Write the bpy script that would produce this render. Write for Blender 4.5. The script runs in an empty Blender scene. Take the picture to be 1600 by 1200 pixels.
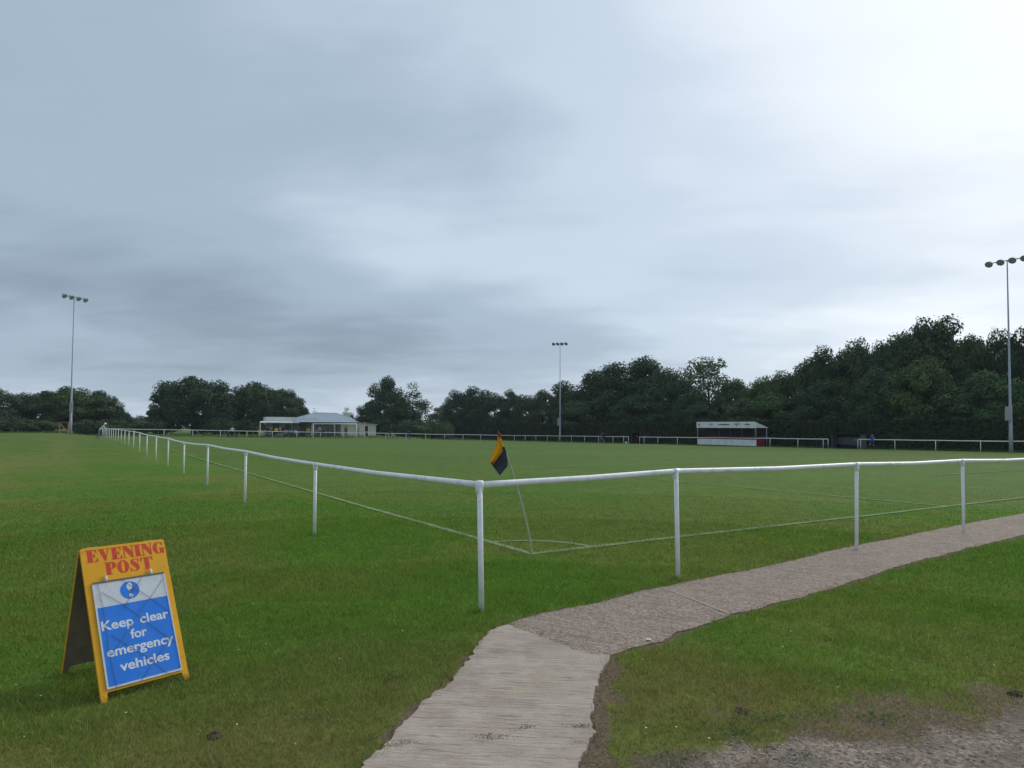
import bpy, bmesh, math, random
import numpy as np
from mathutils import Vector, Matrix, Euler

R = math.radians
random.seed(7)
rng = np.random.default_rng(7)
scene = bpy.context.scene
COL = scene.collection

# ------------------------------------------------------------------ camera
EYE = 1.6
PITCH = R(2.0)
ROLL = R(0.29)
FPX = 1040.0                     # focal length in pixels of a 1600 px wide frame
SHIFT = 0.01918
cam_d = bpy.data.cameras.new('camera')
cam_d.sensor_width = 36.0
cam_d.lens = FPX / 1600 * 36.0
cam_d.shift_y = SHIFT
cam_d.clip_start = 0.05
cam_d.clip_end = 8000
cam = bpy.data.objects.new('camera', cam_d)
CAM_R = Matrix.Rotation(R(90) + PITCH, 3, 'X') @ Matrix.Rotation(ROLL, 3, 'Z')
cam.matrix_world = Matrix.Translation((0, 0, EYE)) @ CAM_R.to_4x4()
COL.objects.link(cam)
scene.camera = cam

# ------------------------------------------------------------------ world and sun
SUN_DIR = Vector((0.60, 0.62, 0.52)).normalized()      # towards the bright part of the cloud
world = bpy.data.worlds.new('World')
scene.world = world
world.use_nodes = True
wt = world.node_tree
wt.nodes.clear()


LOBES = ((35, 22, 19, 24, 0, 0.20), (-9, 16.5, 16, 4.2, -8, 0.15), (-24, 10, 26, 5.5, -4, -0.17), (-14, 25, 21, 6.0, -3, -0.10),
         (22, 13, 15, 3.2, 2, -0.10), (-10, 6.2, 20, 2.4, 0, -0.10), (-33, 16, 9, 3, 4, 0.06), (36, 8, 14, 4, 0, 0.04))


def build_world():
    N, L = wt.nodes, wt.links

    def node(t, **kw):
        n = N.new(t)
        for k, v in kw.items():
            setattr(n, k, v)
        return n

    def math_(op, a, b=None, clamp=False):
        n = node('ShaderNodeMath', operation=op)
        n.use_clamp = clamp
        for i, v in enumerate((a, b)):
            if v is None:
                continue
            if isinstance(v, (int, float)):
                n.inputs[i].default_value = v
            else:
                L.new(v, n.inputs[i])
        return n.outputs[0]

    out = node('ShaderNodeOutputWorld')
    bg = node('ShaderNodeBackground')
    bg.inputs['Strength'].default_value = 0.1
    L.new(bg.outputs[0], out.inputs[0])
    sky = node('ShaderNodeTexSky', sky_type='NISHITA')
    sky.sun_disc = False
    sky.sun_elevation = math.asin(SUN_DIR.z)
    sky.sun_rotation = math.atan2(SUN_DIR.x, SUN_DIR.y)
    tc = node('ShaderNodeTexCoord')
    sep = node('ShaderNodeSeparateXYZ')
    L.new(tc.outputs['Generated'], sep.inputs[0])
    z = math_('MAXIMUM', sep.outputs[2], 0.0)
    zz = math_('ADD', z, 0.13)
    comb = node('ShaderNodeCombineXYZ')
    L.new(math_('DIVIDE', sep.outputs[0], zz), comb.inputs[0])
    L.new(math_('DIVIDE', sep.outputs[1], zz), comb.inputs[1])

    def noise(scale, detail, rough, off, dist=0.0, sc=(1, 1, 1)):
        m = node('ShaderNodeMapping')
        m.inputs['Location'].default_value = off
        m.inputs['Scale'].default_value = sc
        L.new(comb.outputs[0], m.inputs[0])
        n = node('ShaderNodeTexNoise')
        n.inputs['Scale'].default_value = scale
        n.inputs['Detail'].default_value = detail
        n.inputs['Roughness'].default_value = rough
        n.inputs['Distortion'].default_value = dist
        L.new(m.outputs[0], n.inputs['Vector'])
        return n.outputs[0]

    big = noise(0.62, 3, 0.45, (2.3, 4.1, 0), 0.3)
    mid = noise(1.7, 4, 0.5, (7.3, 1.1, 0), 0.4, (0.75, 1.0, 1))
    fine = noise(4.2, 4, 0.5, (1.3, 9.1, 0), 0.3, (0.6, 1.0, 1))
    dot = node('ShaderNodeVectorMath', operation='DOT_PRODUCT')
    L.new(tc.outputs['Generated'], dot.inputs[0])
    dot.inputs[1].default_value = SUN_DIR
    glow = math_('POWER', math_('MAXIMUM', dot.outputs['Value'], 0.0), 3.0)
    v = math_('MULTIPLY', glow, 0.34)
    v = math_('ADD', v, 0.26)
    v = math_('ADD', v, math_('MULTIPLY', math_('SUBTRACT', big, 0.5), 0.34))
    v = math_('ADD', v, math_('MULTIPLY', math_('SUBTRACT', mid, 0.5), 0.30))
    v = math_('ADD', v, math_('MULTIPLY', math_('SUBTRACT', fine, 0.5), 0.12))

    # broad thick and thin places in the cloud deck: azimuth, elevation, half widths (degrees), tilt, amount
    def lobe(az, el, wa, we, tilt, amt):
        az, el, tl = R(az), R(el), R(tilt)
        f = Vector((math.sin(az) * math.cos(el), math.cos(az) * math.cos(el), math.sin(el)))
        rt = Vector((math.cos(az), -math.sin(az), 0)); up = rt.cross(f)
        r2 = rt * math.cos(tl) + up * math.sin(tl); u2 = up * math.cos(tl) - rt * math.sin(tl)

        def dp(vec):
            n = node('ShaderNodeVectorMath', operation='DOT_PRODUCT')
            L.new(tc.outputs['Generated'], n.inputs[0]); n.inputs[1].default_value = vec
            return n.outputs['Value']
        q1 = math_('POWER', math_('DIVIDE', dp(r2), math.sin(R(wa))), 2.0)
        q2 = math_('POWER', math_('DIVIDE', dp(u2), math.sin(R(we))), 2.0)
        e = math_('EXPONENT', math_('MULTIPLY', math_('ADD', q1, q2), -1.0))
        front = math_('GREATER_THAN', dp(f), 0.0)
        return math_('MULTIPLY', math_('MULTIPLY', e, front), amt)
    for args in LOBES:
        v = math_('ADD', v, lobe(*args))
    # paler strip just over the horizon, where the cloud deck thins
    low = node('ShaderNodeMapRange', interpolation_type='SMOOTHSTEP')
    L.new(sep.outputs[2], low.inputs[0])
    low.inputs[1].default_value = 0.01
    low.inputs[2].default_value = 0.085
    low.inputs[3].default_value = 0.17
    low.inputs[4].default_value = 0.0
    v = math_('ADD', v, low.outputs[0])
    ramp = node('ShaderNodeValToRGB')
    cr = ramp.color_ramp
    cr.interpolation = 'EASE'
    cr.elements[0].position = 0.0
    cr.elements[0].color = (0.185, 0.238, 0.300, 1)
    cr.elements[1].position = 1.0
    cr.elements[1].color = (0.72, 0.755, 0.79, 1)
    for p, c in ((0.26, (0.290, 0.360, 0.446, 1)), (0.50, (0.440, 0.515, 0.605, 1)), (0.76, (0.640, 0.695, 0.750, 1))):
        e = cr.elements.new(p)
        e.color = c
    L.new(v, ramp.inputs[0])
    sc_ = node('ShaderNodeVectorMath', operation='SCALE')
    L.new(ramp.outputs[0], sc_.inputs[0])
    sc_.inputs['Scale'].default_value = 10.0
    mix = node('ShaderNodeMix', data_type='RGBA')
    mix.inputs[0].default_value = 0.93
    L.new(sky.outputs[0], mix.inputs[6])
    L.new(sc_.outputs[0], mix.inputs[7])
    L.new(mix.outputs[2], bg.inputs['Color'])


build_world()
sun_d = bpy.data.lights.new('sun', 'SUN')
sun_d.energy = 1.5
sun_d.angle = R(40)
sun_d.color = (1.0, 0.93, 0.82)
sun = bpy.data.objects.new('sun', sun_d)
sun.rotation_euler = (-SUN_DIR).to_track_quat('-Z', 'Y').to_euler()
sun.location = (20, 10, 30)
COL.objects.link(sun)

scene.view_settings.view_transform = 'Standard'
scene.view_settings.look = 'None'
scene.view_settings.exposure = 0.45
scene.view_settings.gamma = 1.0
scene.view_settings.use_curve_mapping = False
scene.cycles.max_bounces = 6
scene.cycles.diffuse_bounces = 3

# ------------------------------------------------------------------ plan of the place
F0 = np.array((-0.28, 5.82))               # corner post of the rail round the pitch
AX = np.array((-0.546, 0.838)); AX = AX / np.linalg.norm(AX)   # along the touchline
BX = np.array((AX[1], -AX[0]))             # along the goal line


def ab(x, y):
    dx, dy = x - F0[0], y - F0[1]
    return dx * AX[0] + dy * AX[1], dx * BX[0] + dy * BX[1]


def xy(a, b):
    return F0[0] + a * AX[0] + b * BX[0], F0[1] + a * AX[1] + b * BX[1]


def sstep(e0, e1, v):
    t = np.clip((v - e0) / (e1 - e0), 0, 1)
    return t * t * (3 - 2 * t)


def hgt(x, y):
    x = np.asarray(x, float); y = np.asarray(y, float)
    a, b = ab(x, y)
    ac = np.clip(a, 0, 106); bc = np.clip(b, 0, 78)
    z = bc / 70 * (-0.42 - 0.75 * ac / 106)
    z = z + 0.15 * np.exp(-((a - 55) / 21) ** 2) * (1 - sstep(0, 25, b)) * sstep(-60, -2, b)
    z = z + 0.45 * sstep(45, 96, a) * sstep(0.3, 6, -b)
    z = z + (0.55 * np.clip(b, 0, 45) / 45) * sstep(106.6, 110.5, a) * (1 - sstep(45, 60, b)) 
    return z


def H(x, y):
    return float(hgt(x, y))


def ray(px, py):
    v = Vector(((px - 800) / FPX, (600 + SHIFT * 1600 - py) / FPX, -1.0))
    d = CAM_R @ v
    return d / d.y


def G(px, py):                              # where a line of sight meets the ground
    d = ray(px, py)
    Y = 5.0
    zt = 0.0
    for _ in range(60):
        Y = (zt - EYE) / d.z
        if Y <= 0 or Y > 400:
            Y = 400
        zt = 0.5 * zt + 0.5 * H(d.x * Y, Y)
    return d.x * Y, Y


def top_z(px, py, Y):
    return EYE + ray(px, py).z * Y


def at(px, Y, py=660):
    return ray(px, py).x * Y, Y


def on_a(px, a):                            # point of the goal-line parallel 'a' seen in column px
    u = (px - 800) / FPX
    x0, y0 = xy(a, 0)
    b = (u * y0 - x0) / (BX[0] - u * BX[1])
    return b


def on_b(px, b):
    u = (px - 800) / FPX
    x0, y0 = xy(0, b)
    return (u * y0 - x0) / (AX[0] - u * AX[1])


# ------------------------------------------------------------------ numpy noise
def vnoise(x, y, seed=0):
    x = np.asarray(x, float); y = np.asarray(y, float)
    ix = np.floor(x); iy = np.floor(y)
    fx = x - ix; fy = y - iy
    fx = fx * fx * (3 - 2 * fx); fy = fy * fy * (3 - 2 * fy)

    def h(i, j):
        v = np.sin(i * 127.1 + j * 311.7 + seed * 74.7) * 43758.5453
        return v - np.floor(v)
    return (h(ix, iy) * (1 - fx) + h(ix + 1, iy) * fx) * (1 - fy) + (h(ix, iy + 1) * (1 - fx) + h(ix + 1, iy + 1) * fx) * fy


def fbm(x, y, seed=0, n=4):
    t = 0; amp = 0.5; s = 0
    for k in range(n):
        t = t + amp * vnoise(x * 2 ** k, y * 2 ** k, seed + k * 3.3)
        s += amp; amp *= 0.5
    return t / s


# ------------------------------------------------------------------ materials
def mat(name, col, rough=0.8, spec=0.3, noise=0.0, nscale=20, col2=None, bump=0.0, bscale=60, metal=0.0, stretch=None, seed_obj=0.0, twosided_trans=0.0):
    m = bpy.data.materials.new(name)
    m.use_nodes = True
    nt = m.node_tree
    b = nt.nodes['Principled BSDF']
    b.inputs['Roughness'].default_value = rough
    b.inputs['Specular IOR Level'].default_value = spec
    b.inputs['Metallic'].default_value = metal
    c = (*col, 1)
    b.inputs['Base Color'].default_value = c
    m.diffuse_color = c
    tc = nt.nodes.new('ShaderNodeTexCoord')
    mp = nt.nodes.new('ShaderNodeMapping')
    nt.links.new(tc.outputs['Object'], mp.inputs[0])
    if stretch:
        mp.inputs['Scale'].default_value = stretch
    last = None
    if noise or col2:
        n = nt.nodes.new('ShaderNodeTexNoise')
        n.inputs['Scale'].default_value = nscale
        n.inputs['Detail'].default_value = 5
        n.inputs['Roughness'].default_value = 0.6
        nt.links.new(mp.outputs[0], n.inputs['Vector'])
        mx = nt.nodes.new('ShaderNodeMix'); mx.data_type = 'RGBA'
        mr = nt.nodes.new('ShaderNodeMapRange')
        mr.inputs[1].default_value = 0.32; mr.inputs[2].default_value = 0.68
        nt.links.new(n.outputs[0], mr.inputs[0])
        nt.links.new(mr.outputs[0], mx.inputs[0])
        if col2:
            mx.inputs[6].default_value = c
            mx.inputs[7].default_value = (*col2, 1)
        else:
            mx.inputs[6].default_value = (*[v * (1 - noise) for v in col], 1)
            mx.inputs[7].default_value = (*[min(1, v * (1 + noise)) for v in col], 1)
        last = mx.outputs[2]
    if seed_obj:
        oi = nt.nodes.new('ShaderNodeObjectInfo')
        hs = nt.nodes.new('ShaderNodeHueSaturation')
        mr2 = nt.nodes.new('ShaderNodeMapRange')
        mr2.inputs[3].default_value = 1 - seed_obj; mr2.inputs[4].default_value = 1 + seed_obj
        nt.links.new(oi.outputs['Random'], mr2.inputs[0])
        nt.links.new(mr2.outputs[0], hs.inputs['Value'])
        mr3 = nt.nodes.new('ShaderNodeMapRange')
        mr3.inputs[3].default_value = 0.48; mr3.inputs[4].default_value = 0.52
        mul = nt.nodes.new('ShaderNodeMath'); mul.operation = 'FRACT'
        ml = nt.nodes.new('ShaderNodeMath'); ml.operation = 'MULTIPLY'; ml.inputs[1].default_value = 7.31
        nt.links.new(oi.outputs['Random'], ml.inputs[0]); nt.links.new(ml.outputs[0], mul.inputs[0])
        nt.links.new(mul.outputs[0], mr3.inputs[0]); nt.links.new(mr3.outputs[0], hs.inputs['Hue'])
        if last:
            nt.links.new(last, hs.inputs['Color'])
        else:
            hs.inputs['Color'].default_value = c
        last = hs.outputs[0]
    if last:
        nt.links.new(last, b.inputs['Base Color'])
    if bump:
        n2 = nt.nodes.new('ShaderNodeTexNoise')
        n2.inputs['Scale'].default_value = bscale
        n2.inputs['Detail'].default_value = 4
        nt.links.new(mp.outputs[0], n2.inputs['Vector'])
        bp = nt.nodes.new('ShaderNodeBump')
        bp.inputs['Strength'].default_value = bump
        bp.inputs['Distance'].default_value = 0.01
        nt.links.new(n2.outputs[0], bp.inputs['Height'])
        nt.links.new(bp.outputs[0], b.inputs['Normal'])
    if twosided_trans:
        tr = nt.nodes.new('ShaderNodeBsdfTranslucent')
        ms = nt.nodes.new('ShaderNodeMixShader')
        ms.inputs[0].default_value = twosided_trans
        if last:
            nt.links.new(last, tr.inputs[0])
        else:
            tr.inputs[0].default_value = c
        nt.links.new(b.outputs[0], ms.inputs[1]); nt.links.new(tr.outputs[0], ms.inputs[2])
        nt.links.new(ms.outputs[0], nt.nodes['Material Output'].inputs[0])
    return m


M = {}
M['rail'] = mat('white_rail_paint', (0.86, 0.87, 0.87), 0.38, 0.45, 0.06, 14, bump=0.12, bscale=45)
M['post'] = mat('white_post_paint', (0.83, 0.84, 0.85), 0.42, 0.4, 0.10, 9, bump=0.12, bscale=45)
M['galv'] = mat('galvanised_steel', (0.34, 0.37, 0.40), 0.5, 0.4, 0.12, 6, metal=0.25)
M['lamp'] = mat('lamp_housing', (0.40, 0.41, 0.44), 0.5, 0.4, 0.1, 8)
M['lens'] = mat('lamp_glass', (0.33, 0.34, 0.40), 0.6, 0.2)
M['yellow'] = mat('yellow_board', (0.78, 0.375, 0.010), 0.42, 0.35, 0.07, 7, bump=0.05)
M['board_back'] = mat('dark_board_back', (0.17, 0.145, 0.115), 0.7, 0.3, 0.2, 9)
M['red_print'] = mat('red_print', (0.62, 0.060, 0.030), 0.5, 0.3, 0.1, 30)
M['sign_white'] = mat('sign_white', (0.62, 0.66, 0.70), 0.4, 0.35, 0.05, 8)
M['sign_blue'] = mat('sign_blue', (0.020, 0.20, 0.74), 0.38, 0.35, 0.06, 10)
M['print_white'] = mat('white_lettering', (0.70, 0.72, 0.74), 0.5, 0.3, 0.12, 40)
M['grime'] = mat('worn_patch', (0.16, 0.14, 0.11), 0.9, 0.1, 0.4, 60)
M['cord'] = mat('grey_cord', (0.17, 0.19, 0.23), 0.8, 0.2)
M['clip'] = mat('pale_clip', (0.62, 0.58, 0.52), 0.4, 0.4, 0.15, 60)
M['wood'] = mat('brown_timber', (0.27, 0.165, 0.10), 0.85, 0.2, 0.3, 6)
M['flag_yellow'] = mat('flag_yellow', (0.62, 0.30, 0.015), 0.85, 0.1, 0.12, 25, twosided_trans=0.25)
M['flag_black'] = mat('flag_black', (0.055, 0.058, 0.064), 0.8, 0.15, 0.2, 25)
M['flag_tip'] = mat('flag_red_tie', (0.20, 0.05, 0.03), 0.8, 0.1)
M['cane'] = mat('flag_pole', (0.42, 0.42, 0.33), 0.6, 0.3, 0.1, 20)
M['cream'] = mat('cream_wall', (0.60, 0.58, 0.50), 0.85, 0.2, 0.06, 2)
M['render'] = mat('shaded_grey_wall', (0.29, 0.28, 0.255), 0.9, 0.2, 0.08, 2)  # shade under canopy and veranda is put into this wall colour
M['white'] = mat('white_trim', (0.78, 0.80, 0.80), 0.6, 0.3, 0.04, 3)
M['fascia'] = mat('pale_cladding', (0.68, 0.69, 0.66), 0.7, 0.3, 0.05, 3)
M['slate'] = mat('grey_roof', (0.27, 0.34, 0.40), 0.7, 0.3, 0.10, 3, stretch=(1, 1, 4))
M['slate2'] = mat('pale_roof', (0.40, 0.45, 0.48), 0.7, 0.3, 0.08, 3)
M['glass'] = mat('dark_glass', (0.03, 0.035, 0.045), 0.15, 0.5)
M['door'] = mat('brown_door', (0.06, 0.03, 0.035), 0.5, 0.4)
M['brickred'] = mat('red_brown_panel', (0.22, 0.07, 0.04), 0.9, 0.1, 0.2, 10)
M['dark'] = mat('dark_panel', (0.035, 0.036, 0.040), 0.8, 0.2, 0.2, 4)
M['dugout_grey'] = mat('grey_perspex', (0.11, 0.12, 0.14), 0.35, 0.4, 0.12, 3)
M['seat_red'] = mat('red_seat', (0.22, 0.014, 0.028), 0.5, 0.35, 0.1, 6)
M['bag_blue'] = mat('blue_bag', (0.02, 0.03, 0.08), 0.7, 0.2)
M['logo_dark'] = mat('print_dark', (0.07, 0.09, 0.10), 0.7, 0.2)
M['logo_green'] = mat('print_green', (0.20, 0.28, 0.25), 0.7, 0.2)
M['logo_red'] = mat('print_red', (0.40, 0.12, 0.12), 0.7, 0.2)
M['logo_tan'] = mat('print_tan', (0.42, 0.36, 0.24), 0.7, 0.2)
M['bark'] = mat('bark', (0.05, 0.042, 0.035), 0.95, 0.1, 0.3, 3)
M['leaf_dark'] = mat('leaves_dark', (0.036, 0.072, 0.034), 0.75, 0.12, col2=(0.070, 0.120, 0.048), nscale=0.5, seed_obj=0.16)
M['leaf_mid'] = mat('leaves_mid', (0.052, 0.096, 0.036), 0.75, 0.12, col2=(0.092, 0.150, 0.050), nscale=0.5, seed_obj=0.16)
M['leaf_light'] = mat('leaves_pale', (0.085, 0.13, 0.055), 0.75, 0.12, col2=(0.12, 0.17, 0.065), nscale=0.6, seed_obj=0.12)
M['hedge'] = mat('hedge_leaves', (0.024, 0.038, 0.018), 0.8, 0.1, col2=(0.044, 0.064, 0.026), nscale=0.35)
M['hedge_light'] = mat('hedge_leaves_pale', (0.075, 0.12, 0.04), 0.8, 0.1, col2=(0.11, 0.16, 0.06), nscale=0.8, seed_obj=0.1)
M['hedge_core'] = mat('hedge_dark_core', (0.012, 0.016, 0.010), 0.95, 0.05)  # near-black solid core, darkens the gaps behind the hedge leaves
M['blossom'] = mat('pale_blossom', (0.45, 0.42, 0.36), 0.9, 0.1)
M['soil'] = mat('soil', (0.125, 0.090, 0.060), 0.95, 0.05, 0.35, 40, bump=0.5, bscale=120)
M['daisy'] = mat('daisy_petals', (0.75, 0.75, 0.70), 0.8, 0.1)
M['litter'] = mat('litter_white', (0.72, 0.72, 0.70), 0.7, 0.2)
M['stone'] = mat('gravel_stone', (0.20, 0.158, 0.125), 0.9, 0.2, col2=(0.46, 0.40, 0.34), nscale=9)
M['net'] = mat('goal_net', (0.45, 0.48, 0.48), 0.8, 0.1)
M['mortar'] = mat('pale_mortar', (0.35, 0.285, 0.23), 0.9, 0.1, 0.1, 30)


def stain(m, col, scale, lo, hi, amt, stretch=(1, 1, 1)):
    nt = m.node_tree
    b = nt.nodes['Principled BSDF']
    src = b.inputs['Base Color'].links[0].from_socket
    tc = nt.nodes.new('ShaderNodeTexCoord'); mp = nt.nodes.new('ShaderNodeMapping'); mp.inputs['Scale'].default_value = stretch
    n = nt.nodes.new('ShaderNodeTexNoise'); n.inputs['Scale'].default_value = scale; n.inputs['Detail'].default_value = 6; n.inputs['Roughness'].default_value = 0.7
    mr = nt.nodes.new('ShaderNodeMapRange')
    mr.inputs[1].default_value = lo; mr.inputs[2].default_value = hi; mr.inputs[4].default_value = amt
    mx = nt.nodes.new('ShaderNodeMix'); mx.data_type = 'RGBA'; mx.inputs[7].default_value = (*col, 1)
    nt.links.new(tc.outputs['Object'], mp.inputs[0]); nt.links.new(mp.outputs[0], n.inputs['Vector']); nt.links.new(n.outputs[0], mr.inputs[0])
    nt.links.new(mr.outputs[0], mx.inputs[0]); nt.links.new(src, mx.inputs[6]); nt.links.new(mx.outputs[2], b.inputs['Base Color'])


stain(M['rail'], (0.30, 0.22, 0.15), 16, 0.63, 0.70, 0.7)
stain(M['rail'], (0.48, 0.50, 0.48), 5, 0.52, 0.66, 0.6)
stain(M['post'], (0.28, 0.19, 0.12), 18, 0.63, 0.69, 0.75)
stain(M['post'], (0.50, 0.53, 0.50), 5, 0.50, 0.66, 0.6, (1, 1, .4))
stain(M['yellow'], (0.30, 0.17, 0.04), 12, 0.58, 0.70, 0.55)
stain(M['yellow'], (0.86, 0.56, 0.10), 25, 0.60, 0.70, 0.4)
stain(M['sign_white'], (0.40, 0.38, 0.34), 14, 0.55, 0.70, 0.5)
stain(M['sign_blue'], (0.10, 0.24, 0.60), 9, 0.52, 0.68, 0.5)
stain(M['sign_blue'], (0.03, 0.08, 0.22), 30, 0.62, 0.70, 0.6)
stain(M['white'], (0.46, 0.45, 0.40), 1.3, 0.50, 0.66, 0.5, (1, 1, .3))
stain(M['cream'], (0.38, 0.35, 0.28), 1.1, 0.50, 0.68, 0.5, (1, 1, .3))


# ------------------------------------------------------------------ mesh builder
class MB:
    def __init__(self):
        self.v = []; self.f = []; self.s = []

    def add(self, vs, fs, smooth=False):
        o = len(self.v)
        self.v.extend([tuple(p) for p in vs])
        for f in fs:
            self.f.append(tuple(i + o for i in f)); self.s.append(smooth)
        return self

    def box(self, x0, x1, y0, y1, z0, z1, mtx=None):
        vs = [Vector(p) for p in ((x0, y0, z0), (x1, y0, z0), (x1, y1, z0), (x0, y1, z0), (x0, y0, z1), (x1, y0, z1), (x1, y1, z1), (x0, y1, z1))]
        if mtx:
            vs = [mtx @ p for p in vs]
        return self.add(vs, [(3, 2, 1, 0), (4, 5, 6, 7), (0, 1, 5, 4), (1, 2, 6, 5), (2, 3, 7, 6), (3, 0, 4, 7)])

    def tube(self, pts, r, n=10, caps=True, smooth=True):
        pts = [Vector(p) for p in pts]
        k = len(pts)
        rs = r if isinstance(r, (list, tuple)) else [r] * k
        vs = []; fs = []
        up = None
        for i, p in enumerate(pts):
            d = (pts[min(i + 1, k - 1)] - pts[max(i - 1, 0)]).normalized()
            ref = Vector((0, 0, 1)) if abs(d.z) < 0.9 else Vector((1, 0, 0))
            if up is None:
                up = (ref - d * ref.dot(d)).normalized()
            else:
                up = (up - d * up.dot(d)).normalized()
            sd = d.cross(up)
            for j in range(n):
                t = 2 * math.pi * j / n
                vs.append(p + (up * math.cos(t) + sd * math.sin(t)) * rs[i])
        for i in range(k - 1):
            for j in range(n):
                fs.append((i * n + j, i * n + (j + 1) % n, (i + 1) * n + (j + 1) % n, (i + 1) * n + j))
        self.add(vs, fs, smooth)
        if caps:
            o = len(self.v) - len(vs)
            self.f.append(tuple(o + j for j in range(n))[::-1]); self.s.append(False)
            self.f.append(tuple(o + (k - 1) * n + j for j in range(n))); self.s.append(False)
        return self

    def bar(self, p0, p1, w, h):
        p0 = Vector(p0); p1 = Vector(p1)
        d = p1 - p0
        m = Matrix.Translation(p0) @ d.to_track_quat('X', 'Z').to_matrix().to_4x4()
        return self.box(0, d.length, -w / 2, w / 2, -h / 2, h / 2, m)

    def prism(self, poly, z0, z1, mtx=None):
        n = len(poly)
        vs = [Vector((p[0], p[1], z0)) for p in poly] + [Vector((p[0], p[1], z1)) for p in poly]
        if mtx:
            vs = [mtx @ p for p in vs]
        fs = [tuple(range(n))[::-1], tuple(range(n, 2 * n))]
        fs += [(i, (i + 1) % n, n + (i + 1) % n, n + i) for i in range(n)]
        return self.add(vs, fs)

    def lathe(self, prof, n=12, mtx=None, smooth=True):
        vs = []; fs = []
        for r, z in prof:
            for j in range(n):
                t = 2 * math.pi * j / n
                vs.append(Vector((r * math.cos(t), r * math.sin(t), z)))
        if mtx:
            vs = [mtx @ p for p in vs]
        for i in range(len(prof) - 1):
            for j in range(n):
                fs.append((i * n + j, i * n + (j + 1) % n, (i + 1) * n + (j + 1) % n, (i + 1) * n + j))
        return self.add(vs, fs, smooth)

    def mesh(self, name, material=None, off=None, tri=False):
        me = bpy.data.meshes.new(name)
        v = self.v
        if off is not None:
            v = [(p[0] - off[0], p[1] - off[1], p[2] - off[2]) for p in v]
        me.from_pydata(v, [], self.f)
        me.polygons.foreach_set('use_smooth', self.s)
        if tri:
            bm = bmesh.new(); bm.from_mesh(me)
            bmesh.ops.triangulate(bm, faces=bm.faces)
            bm.to_mesh(me); bm.free()
        if material:
            me.materials.append(material)
        me.update()
        return me


def link(name, me, parent=None, loc=(0, 0, 0), rot=None):
    o = bpy.data.objects.new(name, me)
    COL.objects.link(o)
    if parent:
        o.parent = parent
    o.location = loc
    if rot:
        o.rotation_euler = rot
    return o


def part(name, mb, material, parent=None, world=False, loc=(0, 0, 0), rot=None, tri=False):
    off = parent.location if (world and parent) else None
    return link(name, mb.mesh(name, material, off, tri), parent, loc, rot)


def tag(o, label=None, cat=None, group=None, kind=None):
    if label: o['label'] = label
    if cat: o['category'] = cat
    if group: o['group'] = group
    if kind: o['kind'] = kind
    return o


def thing(name, label, cat, loc=(0, 0, 0), rz=0.0, group=None):
    o = bpy.data.objects.new(name, None)
    o.empty_display_size = 0.2
    COL.objects.link(o)
    o.location = loc
    o.rotation_euler = (0, 0, rz)
    return tag(o, label, cat, group)


def copy_tree(o, parent=None):
    c = o.copy(); COL.objects.link(c)
    if parent: c.parent = parent
    for ch in list(o.children):
        copy_tree(ch, c)
    return c


def np_mesh(name, verts, faces, material=None, smooth=False):
    """verts (n,3), faces (m,k) arrays."""
    me = bpy.data.meshes.new(name)
    verts = np.ascontiguousarray(verts, dtype=np.float32); faces = np.ascontiguousarray(faces, dtype=np.int32)
    me.vertices.add(len(verts)); me.vertices.foreach_set('co', verts.ravel())
    k = faces.shape[1]
    me.loops.add(faces.size); me.loops.foreach_set('vertex_index', faces.ravel())
    me.polygons.add(len(faces)); me.polygons.foreach_set('loop_start', np.arange(0, faces.size, k, dtype=np.int32))
    me.polygons.foreach_set('use_smooth', np.full(len(faces), smooth, dtype=bool))
    if material: me.materials.append(material)
    me.update(calc_edges=True)
    return me


# ------------------------------------------------------------------ path outline
def jag(poly, step, amp, seed):
    out = []
    n = len(poly)
    for i in range(n):
        p = np.array(poly[i]); q = np.array(poly[(i + 1) % n])
        L_ = np.linalg.norm(q - p)
        k = max(1, int(L_ / step))
        d = (q - p) / max(L_, 1e-6); nrm = np.array((-d[1], d[0]))
        for j in range(k):
            c = p + (q - p) * j / k
            e = (vnoise(c[0] * 3.7, c[1] * 3.7, seed) - .5) * 1.3 + (vnoise(c[0] * 19, c[1] * 19, seed + 5) - .5) * 0.8 + (vnoise(c[0] * 55, c[1] * 55, seed + 9) - .5) * 0.6
            out.append(tuple(c + nrm * amp * float(e)))
    return out


near_left = [G(*p) for p in ((577, 1194), (604, 1173), (614, 1153), (661, 1102), (695, 1079), (722, 1048), (749, 1015), (762, 994.5), (776, 983), (793, 979))]
near_seam = [G(*p) for p in ((823, 989), (857, 1003), (891, 1018), (924, 1028), (950, 1027))]
near_right = [G(*p) for p in ((948, 1035), (941, 1059), (935, 1082), (931, 1096), (923, 1123), (923, 1150), (918, 1170), (909, 1200))]
NEAR = [(-2.05, -3.0)] + near_left + near_seam + near_right + [(-0.85, -3.0)]
top1 = [G(*p) for p in ((797, 977), (810, 971), (840, 961), (897, 951), (938, 942), (999, 924.5), (1033, 919))]
bot1 = [G(*p) for p in ((1139, 962), (1100, 978), (1056, 990), (1032, 1004), (982, 1015), (953, 1025))]
seam_b = [G(*p) for p in ((950, 1024), (924, 1026), (891, 1016), (857, 1001), (823, 987))]
AGG1 = top1 + bot1 + seam_b
e0, e1 = G(1600, 803), G(1600, 837)
top2 = [G(*p) for p in ((1036, 918.5), (1075, 910), (1165, 893), (1225, 880), (1300, 861), (1375, 846), (1450, 831), (1525, 816))] + [e0]
bot2 = [e1] + [G(*p) for p in ((1525, 855), (1442, 876), (1394, 889), (1337, 908), (1259, 932.5), (1187, 951), (1142, 961))]
ext_t = (e0[0] + BX[0] * 25, e0[1] + BX[1] * 25)
ext_b = (e1[0] + BX[0] * 25, e1[1] + BX[1] * 25)
AGG2 = top2 + [ext_t, ext_b] + bot2
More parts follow.
